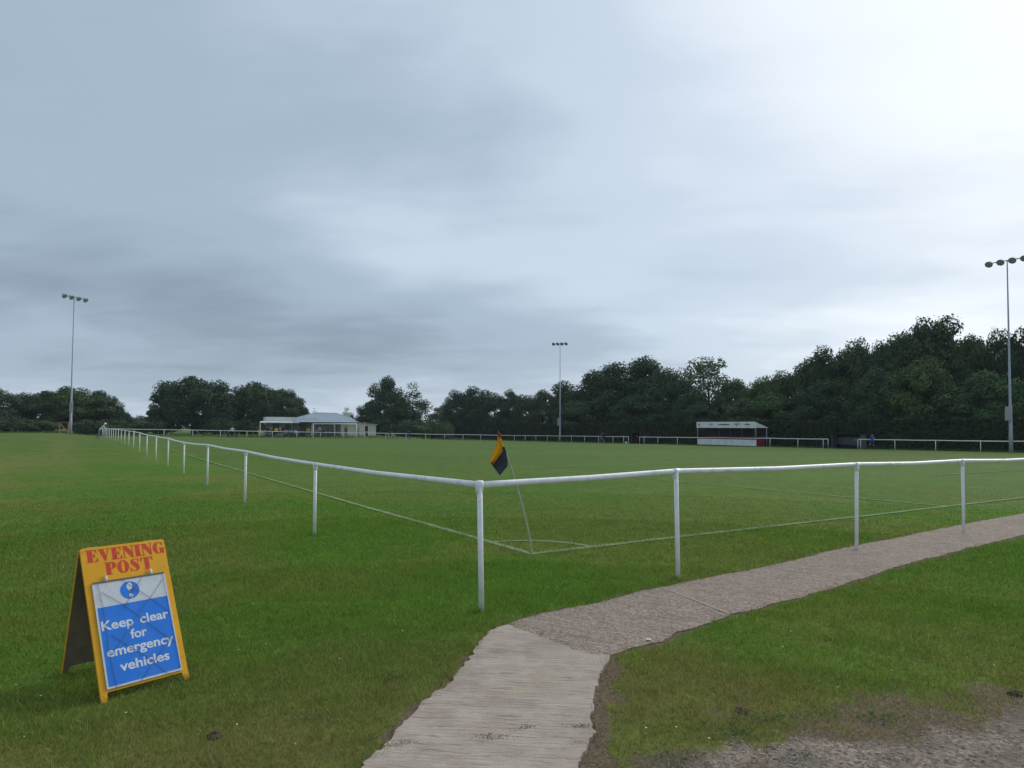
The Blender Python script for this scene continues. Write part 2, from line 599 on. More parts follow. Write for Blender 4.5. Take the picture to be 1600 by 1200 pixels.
JOINT0, JOINT1 = G(1034.5, 919), G(1140.5, 961)
GRAVEL = [G(*p) for p in ((1085, 1215), (1120, 1192), (1180, 1172), (1255, 1155), (1330, 1146), (1400, 1135), (1450, 1121), (1520, 1106), (1600, 1086))] + [(5.5, 4.3), (9, 4.6), (9, 0.5), (1.15, 0.5)]
NEAR_J = jag(NEAR, 0.016, 0.030, 1)
AGG1_J = jag(AGG1, 0.02, 0.026, 2)
AGG2_J = jag(AGG2, 0.04, 0.03, 3)


def inside(poly, x, y):
    r = np.zeros(x.shape, bool)
    n = len(poly)
    for i in range(n):
        x0, y0 = poly[i]; x1, y1 = poly[(i + 1) % n]
        c = ((y0 > y) != (y1 > y))
        with np.errstate(divide='ignore', invalid='ignore'):
            xi = (x1 - x0) * (y - y0) / (y1 - y0 + 1e-12) + x0
        r ^= c & (x < xi)
    return r


def dist(poly, x, y, closed=True):
    d = np.full(x.shape, 1e9)
    n = len(poly)
    for i in range(n if closed else n - 1):
        x0, y0 = poly[i]; x1, y1 = poly[(i + 1) % n]
        dx, dy = x1 - x0, y1 - y0
        t = np.clip(((x - x0) * dx + (y - y0) * dy) / (dx * dx + dy * dy + 1e-12), 0, 1)
        d = np.minimum(d, (x - x0 - t * dx) ** 2 + (y - y0 - t * dy) ** 2)
    return np.sqrt(d)


# pitch markings in pitch coordinates (a, b)
MARG_A, MARG_B = 1.95, 1.9
GL = MARG_A                       # near goal line
TL = MARG_B                       # near touchline
CB = 33.0                         # middle of the goal
LINES = [((GL, TL), (GL, 64.2)), ((GL, TL), (104.0, TL)), ((104.0, TL), (104.0, 64.2)), ((GL, 64.2), (104.0, 64.2)),
         ((GL, CB - 20.15), (GL + 16.5, CB - 20.15)), ((GL + 16.5, CB - 20.15), (GL + 16.5, CB + 20.15)), ((GL, CB + 20.15), (GL + 16.5, CB + 20.15)),
         ((GL, CB - 9.16), (GL + 5.5, CB - 9.16)), ((GL + 5.5, CB - 9.16), (GL + 5.5, CB + 9.16)), ((53, TL), (53, 64.2)),
         ((104, CB - 20.15), (87.5, CB - 20.15)), ((87.5, CB - 20.15), (87.5, CB + 20.15)), ((104, CB + 20.15), (87.5, CB + 20.15))]


def line_mask(x, y):
    a, b = ab(x, y)
    m = np.zeros(np.shape(x))
    for (a0, b0), (a1, b1) in LINES:
        w = 0.055
        if a0 == a1:
            k = (np.abs(a - a0) < w) & (b > b0 - w) & (b < b1 + w)
        else:
            k = (np.abs(b - b0) < w) & (a > min(a0, a1) - w) & (a < max(a0, a1) + w)
        m = np.maximum(m, k * 1.0)
    rr = np.hypot(a - GL, b - TL)
    m = np.maximum(m, ((np.abs(rr - 1.0) < 0.05) & (a > GL) & (b > TL)) * 0.75)
    return m


def masks(x, y):
    ins = inside(NEAR, x, y) | inside(AGG1, x, y) | inside(AGG2, x, y) | (dist([JOINT0, JOINT1], x, y, False) < 0.07)
    dl = dist(near_left, x, y, False)
    dr = dist(near_right + [(-0.85, -3.0)], x, y, False)
    db = dist([bot2[0]] + bot2[1:] + bot1, x, y, False)
    dtp = dist(top1 + top2, x, y, False)
    n = fbm(x * 6, y * 6, 11, 3)
    dirt = np.maximum.reduce([sstep(0.07, 0.0, dl - (n - .5) * 0.13), sstep(0.17, 0.03, dr - (n - .5) * 0.30), sstep(0.075, 0.0, db - (n - .5) * 0.10), sstep(0.07, 0.0, dtp - (n - .5) * 0.08)])
    ing = inside(GRAVEL, x, y)
    dg = dist(GRAVEL, x, y) * np.where(ing, 1, -1)
    n2 = fbm(x * 2.2, y * 2.2, 23, 4)
    gravel = sstep(-0.10, 0.22, dg + (n2 - .5) * 1.0)
    gravel = np.where(dg < -0.9, 0, gravel)
    # bare earth scattered round the gravel's edge
    earth = sstep(-0.38, 0.15, dg + (fbm(x * 3.1, y * 3.1, 31, 4) - .5) * 1.3) * 0.85
    earth = np.where(dg < -1.3, 0, earth)
    dirt = np.maximum(dirt, earth * (dg < 0.3))
    # bare ring at the foot of the corner flag and posts
    return ins, dirt, gravel


LUSH = np.array((0.087, 0.178, 0.020))
MIDG = np.array((0.112, 0.183, 0.026))
OLIVE = np.array((0.162, 0.174, 0.046))
PITCHC = np.array((0.098, 0.164, 0.032))
FARG = np.array((0.095, 0.153, 0.037))


def grass_col(x, y):
    x = np.asarray(x, float); y = np.asarray(y, float)
    a, b = ab(x, y)
    r = np.hypot(x, y)
    n1 = fbm(x * 0.45, y * 0.45, 3, 4)
    n2 = fbm(x * 1.7, y * 1.7, 5, 3)
    st = fbm(a * 0.07, b * 0.55, 9, 3)            # streaks left by mowing along the rail
    st2 = fbm(a * 0.35, b * 0.05, 12, 3)          # and across the pitch
    c = LUSH + (MIDG - LUSH) * sstep(0.35, 0.65, n1)[..., None]
    olive = sstep(0.42, 0.66, n2 * 0.4 + n1 * 0.6)
    near = sstep(6.3, 3.6, r)
    leftw = sstep(-1.0, -4.5, b) * sstep(5, 14, r)
    ol = np.clip(olive * 0.35 + near * 0.75 * (0.4 + n2) + leftw * (0.12 + 0.55 * sstep(.42, .62, st)), 0, 1)
    rp = sstep(2.2, 4.0, x) * sstep(6.5, 4.2, y)  # drier strip towards the gravel
    ol = np.clip(ol + rp * 0.55, 0, 1)
    c = c + (OLIVE - c) * ol[..., None]
    inp = sstep(GL - .5, GL + .8, a) * sstep(TL - .5, TL + .8, b)
    pc = PITCHC * (0.86 + 0.28 * st2)[..., None]
    k = inp * (0.35 + 0.65 * sstep(10, 40, r))
    c = c + (pc - c) * k[..., None]
    far = sstep(25, 95, r)
    c = c + (FARG - c) * (far * 0.8)[..., None]
    c = c * (0.94 + 0.12 * st)[..., None] * (0.88 + 0.24 * fbm(x * 5.3, y * 5.3, 61, 3))[..., None]
    return c


# ------------------------------------------------------------------ ground
def build_ground():
    th = np.concatenate([np.arange(-180, -60, 4.0), np.arange(-60, 60, 0.4), np.arange(60, 180, 4.0)])
    th = np.radians(th)
    r = [0.6]
    while r[-1] < 1500:
        q = r[-1]
        r.append(q * (1.05 if q < 2.2 else 1.011 if q < 14 else 1.03 if q < 160 else 1.15))
    r = np.array(r)
    T, Rr = np.meshgrid(th, r)
    X = np.sin(T) * Rr; Y = np.cos(T) * Rr
    Z = hgt(X, Y)
    nT = len(th); nR = len(r)
    V = np.stack([X, Y, Z], -1).reshape(-1, 3)
    i, j = np.meshgrid(np.arange(nR - 1), np.arange(nT), indexing='ij')
    f = np.stack([i * nT + j, i * nT + (j + 1) % nT, (i + 1) * nT + (j + 1) % nT, (i + 1) * nT + j], -1).reshape(-1, 4)
    c = len(V)
    V = np.vstack([V, [[0, 0, H(0, 0)]]])
    me = bpy.data.meshes.new('ground')
    tri = np.stack([np.full(nT, c), (np.arange(nT) + 1) % nT, np.arange(nT)], -1)
    faces = [tuple(q[::-1]) for q in f] + [tuple(t) for t in tri]
    me.from_pydata(V.tolist(), [], [tuple(int(k) for k in q) for q in faces])
    x, y = V[:, 0], V[:, 1]
    near = np.hypot(x, y) < 45
    dirt = np.zeros(len(V)); grav = np.zeros(len(V))
    _, d_, g_ = masks(x[near], y[near])
    dirt[near] = d_; grav[near] = g_
    col = grass_col(x, y)
    at_ = me.attributes.new('grass_col', 'FLOAT_COLOR', 'POINT')
    at_.data.foreach_set('color', np.hstack([col, np.ones((len(V), 1))]).astype(np.float32).ravel())
    for nm, arr in (('dirt', dirt), ('gravel', grav)):
        q = me.attributes.new(nm, 'FLOAT', 'POINT')
        q.data.foreach_set('value', arr.astype(np.float32))
    me.polygons.foreach_set('use_smooth', [True] * len(me.polygons))
    m = bpy.data.materials.new('grass_ground')
    m.use_nodes = True
    nt = m.node_tree; N = nt.nodes; L = nt.links
    b = N['Principled BSDF']
    b.inputs['Roughness'].default_value = 0.95
    b.inputs['Specular IOR Level'].default_value = 0.08
    ga = N.new('ShaderNodeAttribute'); ga.attribute_name = 'grass_col'
    da = N.new('ShaderNodeAttribute'); da.attribute_name = 'dirt'
    va = N.new('ShaderNodeAttribute'); va.attribute_name = 'gravel'
    geo = N.new('ShaderNodeNewGeometry')

    def noise(s, d=4, rough=0.6):
        n = N.new('ShaderNodeTexNoise')
        n.inputs['Scale'].default_value = s; n.inputs['Detail'].default_value = d; n.inputs['Roughness'].default_value = rough
        L.new(geo.outputs['Position'], n.inputs['Vector'])
        return n

    def mrange(src, a0, a1, b0, b1):
        n = N.new('ShaderNodeMapRange')
        L.new(src, n.inputs[0])
        for k, v in zip((1, 2, 3, 4), (a0, a1, b0, b1)):
            n.inputs[k].default_value = v
        return n.outputs[0]

    def mix(fac, c1, c2, mode='MIX'):
        n = N.new('ShaderNodeMix'); n.data_type = 'RGBA'; n.blend_type = mode
        for k, v in ((0, fac), (6, c1), (7, c2)):
            if isinstance(v, (int, float)):
                n.inputs[k].default_value = v
            elif isinstance(v, tuple):
                n.inputs[k].default_value = (*v, 1)
            else:
                L.new(v, n.inputs[k])
        return n.outputs[2]
    n1 = noise(28); n2 = noise(3.2, 5)
    gs = mrange(n1.outputs[0], 0.3, 0.7, 0.62, 1.3)
    gs2 = mrange(n2.outputs[0], 0.3, 0.7, 0.82, 1.18)
    mm = N.new('ShaderNodeMath'); mm.operation = 'MULTIPLY'
    L.new(gs, mm.inputs[0]); L.new(gs2, mm.inputs[1])
    cc = N.new('ShaderNodeCombineXYZ')
    for k in range(3):
        L.new(mm.outputs[0], cc.inputs[k])
    g = mix(1.0, ga.outputs['Color'], cc.outputs[0], 'MULTIPLY')
    nd = noise(45, 5)
    dc = mix(mrange(nd.outputs[0], 0.35, 0.65, 0, 1), (0.10, 0.072, 0.050), (0.21, 0.165, 0.125))
    vo = N.new('ShaderNodeTexVoronoi'); vo.inputs['Scale'].default_value = 55
    L.new(geo.outputs['Position'], vo.inputs['Vector'])
    hs = N.new('ShaderNodeSeparateColor'); L.new(vo.outputs['Color'], hs.inputs[0])
    vc = mix(mrange(hs.outputs[0], 0, 1, 0, 1), (0.150, 0.110, 0.082), (0.39, 0.325, 0.265))
    vc = mix(mrange(noise(2.5, 4).outputs[0], 0.42, 0.62, 0, 0.75), vc, (0.15, 0.12, 0.095))
    nb = noise(60, 3)

    def edge(attr):
        ad = N.new('ShaderNodeMath'); ad.operation = 'ADD'
        L.new(attr.outputs['Fac'], ad.inputs[0])
        L.new(mrange(nb.outputs[0], 0.3, 0.7, -0.35, 0.35), ad.inputs[1])
        return mrange(ad.outputs[0], 0.4, 0.65, 0, 1)
    c = mix(edge(da), g, dc)
    c = mix(edge(va), c, vc)
    L.new(c, b.inputs['Base Color'])
    bp = N.new('ShaderNodeBump'); bp.inputs['Strength'].default_value = 0.6; bp.inputs['Distance'].default_value = 0.02
    L.new(noise(90, 3).outputs[0], bp.inputs['Height'])
    L.new(bp.outputs[0], b.inputs['Normal'])
    me.materials.append(m)
    me.update()
    o = link('ground', me)
    tag(o, 'mown green playing field and grass verges running to the tree lines', kind='structure')


build_ground()


# ------------------------------------------------------------------ paths
def concrete(name, c1, c2, ridge=0.0, agg=0.0):
    m = bpy.data.materials.new(name); m.use_nodes = True
    nt = m.node_tree; N = nt.nodes; L = nt.links
    b = N['Principled BSDF']; b.inputs['Roughness'].default_value = 0.9; b.inputs['Specular IOR Level'].default_value = 0.2
    geo = N.new('ShaderNodeNewGeometry')

    def noise(s, d=5, sc=None, rot=0):
        n = N.new('ShaderNodeTexNoise'); n.inputs['Scale'].default_value = s; n.inputs['Detail'].default_value = d; n.inputs['Roughness'].default_value = 0.65
        if sc:
            mp = N.new('ShaderNodeMapping'); mp.vector_type = 'TEXTURE'
            mp.inputs['Rotation'].default_value = (0, 0, rot); mp.inputs['Scale'].default_value = sc
            wn = N.new('ShaderNodeTexNoise'); wn.inputs['Scale'].default_value = 7; wn.inputs['Detail'].default_value = 3
            L.new(geo.outputs['Position'], wn.inputs['Vector'])
            wm = N.new('ShaderNodeVectorMath'); wm.operation = 'MULTIPLY_ADD'
            L.new(wn.outputs['Color'], wm.inputs[0]); wm.inputs[1].default_value = (0.05, 0.05, 0); L.new(geo.outputs['Position'], wm.inputs[2])
            L.new(wm.outputs[0], mp.inputs[0]); L.new(mp.outputs[0], n.inputs['Vector'])
        else:
            L.new(geo.outputs['Position'], n.inputs['Vector'])
        return n.outputs[0]

    def mrange(src, a0, a1, b0, b1):
        n = N.new('ShaderNodeMapRange'); L.new(src, n.inputs[0])
        for k, v in zip((1, 2, 3, 4), (a0, a1, b0, b1)):
            n.inputs[k].default_value = v
        return n.outputs[0]

    def mix(fac, a, b_):
        n = N.new('ShaderNodeMix'); n.data_type = 'RGBA'
        for k, v in ((0, fac), (6, a), (7, b_)):
            if isinstance(v, (int, float)): n.inputs[k].default_value = v
            elif isinstance(v, tuple): n.inputs[k].default_value = (*v, 1)
            else: L.new(v, n.inputs[k])
        return n.outputs[2]
    c = mix(mrange(noise(5), 0.33, 0.67, 0, 1), c1, c2)
    c = mix(mrange(noise(1.6, 4), 0.5, 0.72, 0, 0.45), c, tuple(v * 0.68 for v in c1))
    hgt_src = noise(140, 3)
    bstr = 0.5
    if ridge:
        rn = noise(1, 5, (0.30, 0.017, 1), R(-7))
        pm = N.new('ShaderNodeMath'); pm.operation = 'MULTIPLY'
        L.new(mrange(rn, 0.545, 0.62, 0, 0.75), pm.inputs[0]); L.new(mrange(noise(2.6, 3), 0.38, 0.60, 0.40, 1.0), pm.inputs[1])
        c = mix(pm.outputs[0], c, (0.19, 0.145, 0.115))
        wv = N.new('ShaderNodeTexWave'); wv.wave_type = 'BANDS'; wv.bands_direction = 'Y'; wv.wave_profile = 'SIN'
        wv.inputs['Scale'].default_value = 8.5; wv.inputs['Distortion'].default_value = 7.5; wv.inputs['Detail'].default_value = 4; wv.inputs['Detail Scale'].default_value = 1.6; wv.inputs['Detail Roughness'].default_value = 0.65
        wmp = N.new('ShaderNodeMapping'); wmp.inputs['Rotation'].default_value = (0, 0, R(7)); wmp.inputs['Scale'].default_value = (0.35, 1, 1)
        L.new(geo.outputs['Position'], wmp.inputs[0]); L.new(wmp.outputs[0], wv.inputs['Vector'])
        gm = N.new('ShaderNodeMath'); gm.operation = 'MULTIPLY'
        L.new(mrange(wv.outputs['Fac'], 0.0, 0.20, 0.70, 0), gm.inputs[0]); L.new(mrange(noise(1, 4, (0.35, 0.07, 1), R(-7)), 0.50, 0.62, 0.0, 1.0), gm.inputs[1])
        c = mix(gm.outputs[0], c, (0.17, 0.13, 0.105))
        c = mix(mrange(noise(3.3, 6), 0.55, 0.70, 0, 0.5), c, (0.25, 0.195, 0.15))
        c = mix(mrange(noise(150, 2), 0.58, 0.72, 0, 0.55), c, (0.20, 0.16, 0.13))
        c = mix(mrange(noise(110, 2), 0.60, 0.74, 0, 0.5), c, (0.62, 0.56, 0.48))
        c = mix(mrange(noise(1, 4, (0.7, 0.05, 1), R(-6)), 0.54, 0.68, 0, 0.28), c, tuple(min(1, v * 1.22) for v in c2))
        ad = N.new('ShaderNodeMath'); ad.operation = 'MULTIPLY_ADD'
        L.new(rn, ad.inputs[0]); ad.inputs[1].default_value = -1.5; L.new(hgt_src, ad.inputs[2])
        a2 = N.new('ShaderNodeMath'); a2.operation = 'MULTIPLY_ADD'; L.new(wv.outputs['Fac'], a2.inputs[0]); a2.inputs[1].default_value = 0.35; L.new(ad.outputs[0], a2.inputs[2])
        hgt_src = a2.outputs[0]; bstr = 0.6
        # scuffed yellow marks half worn away
        px, py = G(845, 1062)
        for (qx, qy, sx, sy) in ((*G(845, 1062), 0.17, 0.035), (*G(815, 1085), 0.13, 0.03)):
            mp = N.new('ShaderNodeMapping'); mp.vector_type = 'TEXTURE'
            mp.inputs['Location'].default_value = (qx, qy, 0); mp.inputs['Scale'].default_value = (sx, sy, 10); mp.inputs['Rotation'].default_value = (0, 0, 0.25)
            L.new(geo.outputs['Position'], mp.inputs[0])
            ln = N.new('ShaderNodeVectorMath'); ln.operation = 'LENGTH'; L.new(mp.outputs[0], ln.inputs[0])
            f1 = mrange(ln.outputs['Value'], 0.4, 1.0, 1, 0)
            f2 = mrange(noise(45, 4), 0.43, 0.58, 0, 0.62)
            mu = N.new('ShaderNodeMath'); mu.operation = 'MULTIPLY'; L.new(f1, mu.inputs[0]); L.new(f2, mu.inputs[1])
            c = mix(mu.outputs[0], c, (0.46, 0.40, 0.14))
    if agg:
        vo = N.new('ShaderNodeTexVoronoi'); vo.inputs['Scale'].default_value = 85
        mp = N.new('ShaderNodeMapping'); mp.vector_type = 'TEXTURE'; mp.inputs['Rotation'].default_value = (0, 0, R(-30)); mp.inputs['Scale'].default_value = (1.5, 1, 1)
        L.new(geo.outputs['Position'], mp.inputs[0]); L.new(mp.outputs[0], vo.inputs['Vector'])
        se = N.new('ShaderNodeSeparateColor'); L.new(vo.outputs['Color'], se.inputs[0])
        c = mix(mrange(se.outputs[0], 0.6, 1.0, 0, 0.75), c, (0.52, 0.455, 0.40))
        c = mix(mrange(se.outputs[1], 0.55, 1.0, 0, 0.75), c, (0.10, 0.075, 0.062))
        rn = noise(1, 4, (0.5, 0.045, 1), R(-32))
        c = mix(mrange(rn, 0.5, 0.62, 0, 0.4), c, (0.12, 0.095, 0.08))
        sb = N.new('ShaderNodeMath'); sb.operation = 'SUBTRACT'; L.new(hgt_src, sb.inputs[0]); L.new(vo.outputs['Distance'], sb.inputs[1])
        hgt_src = sb.outputs[0]
        bstr = 0.9
    L.new(c, b.inputs['Base Color'])
    bp = N.new('ShaderNodeBump'); bp.inputs['Strength'].default_value = bstr; bp.inputs['Distance'].default_value = 0.008
    L.new(hgt_src, bp.inputs['Height']); L.new(bp.outputs[0], b.inputs['Normal'])
    return m


M['conc_near'] = concrete('brushed_concrete', (0.375, 0.305, 0.248), (0.47, 0.398, 0.335), ridge=1)
M['conc_agg'] = concrete('exposed_aggregate', (0.300, 0.230, 0.175), (0.380, 0.302, 0.236), agg=1)

path = tag(bpy.data.objects.new('path', None), 'narrow concrete path bending right alongside the white rail', kind='structure')
COL.objects.link(path)


def slab(poly, material, top, label):
    mb = MB()
    n = len(poly)
    vs = [(p[0], p[1], H(*p) + top) for p in poly]
    # a slightly worn lip: the rim drops before the face turns down
    cx = sum(p[0] for p in poly) / n
    vs += [(p[0], p[1], H(*p) - 0.05) for p in poly]
    fs = [tuple(range(n))] + [(i, n + i, n + (i + 1) % n, (i + 1) % n) for i in range(n)]
    mb.add(vs, fs)
    me = mb.mesh('slab', material, tri=True)
    bm = bmesh.new(); bm.from_mesh(me); bmesh.ops.recalc_face_normals(bm, faces=bm.faces); bm.to_mesh(me); bm.free()
    o = link('slab', me, path)
    o['label'] = label
    return o


slab(NEAR_J, M['conc_near'], 0.020, 'pale brushed concrete with ridges across it')
slab(AGG1_J, M['conc_agg'], 0.010, 'darker pebbly concrete at the bend')
slab(AGG2_J, M['conc_agg'], 0.010, 'darker pebbly concrete running beside the rail')
j0, j1 = G(1034.5, 919), G(1140.5, 961)
mb = MB(); mb.bar((*j0, H(*j0) + 0.008), (*j1, H(*j1) + 0.008), 0.032, 0.009)
part('joint', mb, M['mortar'], path)


# ------------------------------------------------------------------ pitch markings
def strip(a0, b0, a1, b1, w=0.10, up=None):
    L_ = math.hypot(a1 - a0, b1 - b0)
    n = max(2, int(L_ / 0.6))
    mb = MB()
    da, db = (a1 - a0) / L_, (b1 - b0) / L_
    pv = []
    for i in range(n + 1):
        t = i / n
        a = a0 + (a1 - a0) * t; b = b0 + (b1 - b0) * t
        wob = (float(vnoise(a * 0.4, b * 0.4, 4)) - .5) * 0.05
        for s in (-1, 1):
            ww = w / 2 * (0.8 + 0.4 * float(vnoise(a * 1.9, b * 1.9 + s * 7, 8)))
            X, Y = xy(a - db * (s * ww + wob), b + da * (s * ww + wob))
            r = math.hypot(X, Y)
            pv.append((X, Y, H(X, Y) + 0.006 + 0.0004 * r))
    mb.add(pv, [(2 * i, 2 * i + 1, 2 * i + 3, 2 * i + 2) for i in range(n)])
    return mb


M['line'] = mat('worn_white_line', (0.13, 0.22, 0.075), 0.95, 0.05, col2=(0.26, 0.33, 0.19), nscale=2.4)
M['line_faint'] = mat('faint_white_line', (0.150, 0.215, 0.075), 0.95, 0.05, col2=(0.25, 0.31, 0.17), nscale=1.4)
lines = tag(bpy.data.objects.new('pitch_markings', None), 'faded white pitch markings painted on the grass', kind='structure')
COL.objects.link(lines)
for (a0, b0), (a1, b1) in LINES:
    part('line', strip(a0, b0, a1, b1), M['line'] if (a0, b0) == (GL, TL) else M['line_faint'], lines)
mb = MB(); pv = []
for i in range(25):
    t = i / 24 * math.pi / 2
    for rr in (0.95, 1.05):
        X, Y = xy(GL + rr * math.cos(t), TL + rr * math.sin(t)); pv.append((X, Y, H(X, Y) + 0.0085))
mb.add(pv, [(2 * i, 2 * i + 1, 2 * i + 3, 2 * i + 2) for i in range(24)])
part('corner_arc', mb, M['line'], lines)


# ------------------------------------------------------------------ grass blades
def build_grass():
    bands = ((2.4, 5.0, 9500), (5.0, 8.0, 5500), (8.0, 12.0, 2600), (12.0, 17.0, 1100), (17.0, 26.0, 320))
    PX = []; PY = []
    for r0, r1, d in bands:
        th0, th1 = R(-44), R(44)
        area = (th1 - th0) / 2 * (r1 ** 2 - r0 ** 2)
        n = int(area * d)
        r = np.sqrt(rng.uniform(r0 ** 2, r1 ** 2, n)); t = rng.uniform(th0, th1, n)
        PX.append(np.sin(t) * r); PY.append(np.cos(t) * r)
    x = np.concatenate(PX); y = np.concatenate(PY)
    r = np.hypot(x, y)
    keep = rng.random(len(x)) > sstep(13, 26, r)
    ins, dirt, grav = masks(x, y)
    # path edges are overgrown a little: tolerate blades within 2 cm
    de = np.minimum(dist(near_left + top1 + top2[:-1], x, y, False), dist(near_right, x, y, False))
    de = np.minimum(de, dist(bot2 + bot1, x, y, False))
    keep &= ~ins | ((rng.random(len(x)) < 0.75 * np.exp(-de / 0.018)) & (dist([JOINT0, JOINT1], x, y, False) > 0.07))
    keep &= rng.random(len(x)) > np.clip(dirt * 0.72, 0, 0.9)
    keep &= rng.random(len(x)) > np.clip(grav * 1.1, 0, 0.985)
    x, y, r, dirt = x[keep], y[keep], r[keep], dirt[keep]
    n = len(x)
    clump = fbm(x * 5, y * 5, 41, 3)
    h = (0.018 + 0.026 * rng.random(n)) * (0.55 + 0.9 * clump)
    a, b = ab(x, y)
    h *= np.where((a > GL) & (b > TL), 0.75, 1.0)
    edge = np.exp(-dist(near_left + top1 + top2[:-1], x, y, False) / 0.05)
    h *= 1 + 0.7 * edge
    pf = [xy(q, 0) for q in (0, 4.78, 9.63)] + [xy(0, q) for q in (2.43, 5.92, 8.98)]
    dpost = np.min([np.hypot(x - q[0], y - q[1]) for q in pf], axis=0)
    h *= 1 + 1.6 * np.exp(-(dpost / 0.07) ** 2)
    h *= 1 - 0.5 * sstep(11, 16, r)
    tall = rng.random(n) < 0.006
    h = np.where(tall, h * 1.9, h)
    w = np.maximum(0.0034, 0.00095 * r) * (0.7 + 0.6 * rng.random(n))
    ang = rng.uniform(0, 2 * np.pi, n)
    la = rng.uniform(0, 2 * np.pi, n)
    lean = h * (0.25 + 0.9 * rng.random(n))
    z = hgt(x, y)
    V = np.empty((n, 3, 3))
    V[:, 0] = np.stack([x - np.cos(ang) * w / 2, y - np.sin(ang) * w / 2, z - 0.002], -1)
    V[:, 1] = np.stack([x + np.cos(ang) * w / 2, y + np.sin(ang) * w / 2, z - 0.002], -1)
    V[:, 2] = np.stack([x + np.cos(la) * lean, y + np.sin(la) * lean, z + h], -1)
    c = grass_col(x, y)
    v = rng.normal(1.0, 0.22, n).clip(0.45, 1.7)
    c = c * v[:, None] * 1.45
    dry = rng.random(n) < (0.05 + 0.20 * sstep(6.0, 3.0, r) + 0.75 * dirt)
    c = np.where(dry[:, None], np.array((0.30, 0.26, 0.125)) * v[:, None], c)
    yel = rng.random(n) < 0.16
    c = np.where(yel[:, None], c * np.array((1.5, 1.15, 1.0)), c)
    lm = line_mask(x, y)
    lm = lm * (rng.random(n) < 0.75) * (0.35 + 0.65 * sstep(.3, .6, fbm(x * 3, y * 3, 77, 3)))
    c = c + (np.array((0.52, 0.56, 0.50)) - c) * (lm * 0.8)[:, None]
    me = np_mesh('grass', V.reshape(-1, 3), np.arange(n * 3).reshape(-1, 3))
    q = me.attributes.new('blade', 'FLOAT_COLOR', 'FACE')
    q.data.foreach_set('color', np.hstack([c, np.ones((n, 1))]).astype(np.float32).ravel())
    m = bpy.data.materials.new('grass_blade'); m.use_nodes = True
    nt = m.node_tree
    bs = nt.nodes['Principled BSDF']; bs.inputs['Roughness'].default_value = 0.6; bs.inputs['Specular IOR Level'].default_value = 0.15
    aa = nt.nodes.new('ShaderNodeAttribute'); aa.attribute_name = 'blade'
    tr = nt.nodes.new('ShaderNodeBsdfTranslucent'); ms = nt.nodes.new('ShaderNodeMixShader'); ms.inputs[0].default_value = 0.35
    nt.links.new(aa.outputs['Color'], bs.inputs['Base Color']); nt.links.new(aa.outputs['Color'], tr.inputs[0])
    nt.links.new(bs.outputs[0], ms.inputs[1]); nt.links.new(tr.outputs[0], ms.inputs[2])
    nt.links.new(ms.outputs[0], nt.nodes['Material Output'].inputs[0])
    me.materials.append(m)
    tag(link('grass', me), 'short mown grass with dry straw mixed in near the path', kind='stuff')
    print('blades', n)


build_grass()


# gravel and loose stones
def build_gravel():
    n = 26000
    x = rng.uniform(0.6, 6.5, n); y = rng.uniform(1.5, 4.6, n)
    _, dirt, grav = masks(x, y)
    keep = rng.random(n) < np.maximum(grav * 0.9, dirt * 0.10 * (x > 1.0))
    ins = inside(NEAR, x, y)
    keep &= ~ins
    x, y = x[keep], y[keep]
    n = len(x)
    s = 0.003 + 0.011 * rng.random(n) ** 2.6
    base = np.array([(1, 0, 0), (-.5, .87, 0), (-.5, -.87, 0), (.3, .3, .8), (-.4, .1, .7), (.1, -.4, .75)])
    fc = np.array([(0, 1, 3), (1, 4, 3), (1, 2, 4), (2, 5, 4), (2, 0, 5), (0, 3, 5), (3, 4, 5)])
    t = rng.uniform(0, 2 * np.pi, n)
    B = base[None] * (1 + rng.uniform(-.35, .35, (n, 6, 3)))
    X = (B[..., 0] * np.cos(t)[:, None] - B[..., 1] * np.sin(t)[:, None]) * s[:, None] * rng.uniform(.9, 1.6, n)[:, None] + x[:, None]
    Y = (B[..., 0] * np.sin(t)[:, None] + B[..., 1] * np.cos(t)[:, None]) * s[:, None] + y[:, None]
    Z = B[..., 2] * s[:, None] * 0.8 + hgt(x, y)[:, None]
    V = np.stack([X, Y, Z], -1).reshape(-1, 3)
    F = (fc[None] + 6 * np.arange(n)[:, None, None]).reshape(-1, 3)
    me = np_mesh('gravel', V, F, M['stone'])
    tag(link('gravel', me), 'loose grey gravel at the edge of the track in the lower right', kind='stuff')


build_gravel()


def tufts(name, spots, material, label, blades=40, spread=0.05, h=0.03):
    V = []; F = []
    for (x, y, k) in spots:
        for _ in range(int(blades * k)):
            ox, oy = rng.normal(0, spread * k, 2) * np.array((1.6, 0.7))
            t = rng.uniform(0, 6.28); hh = h * rng.uniform(.3, 1) * k; w = 0.004
            z = H(x, y) + 0.018
            la = rng.uniform(0, 6.28)
            o = len(V)
            V += [(x + ox - math.cos(t) * w, y + oy - math.sin(t) * w, z), (x + ox + math.cos(t) * w, y + oy + math.sin(t) * w, z), (x + ox + math.cos(la) * hh, y + oy + math.sin(la) * hh, z + hh * .6)]
            F.append((o, o + 1, o + 2))
    me = np_mesh(name, np.array(V), np.array(F), material)
    return tag(link(name, me), label, kind='stuff')


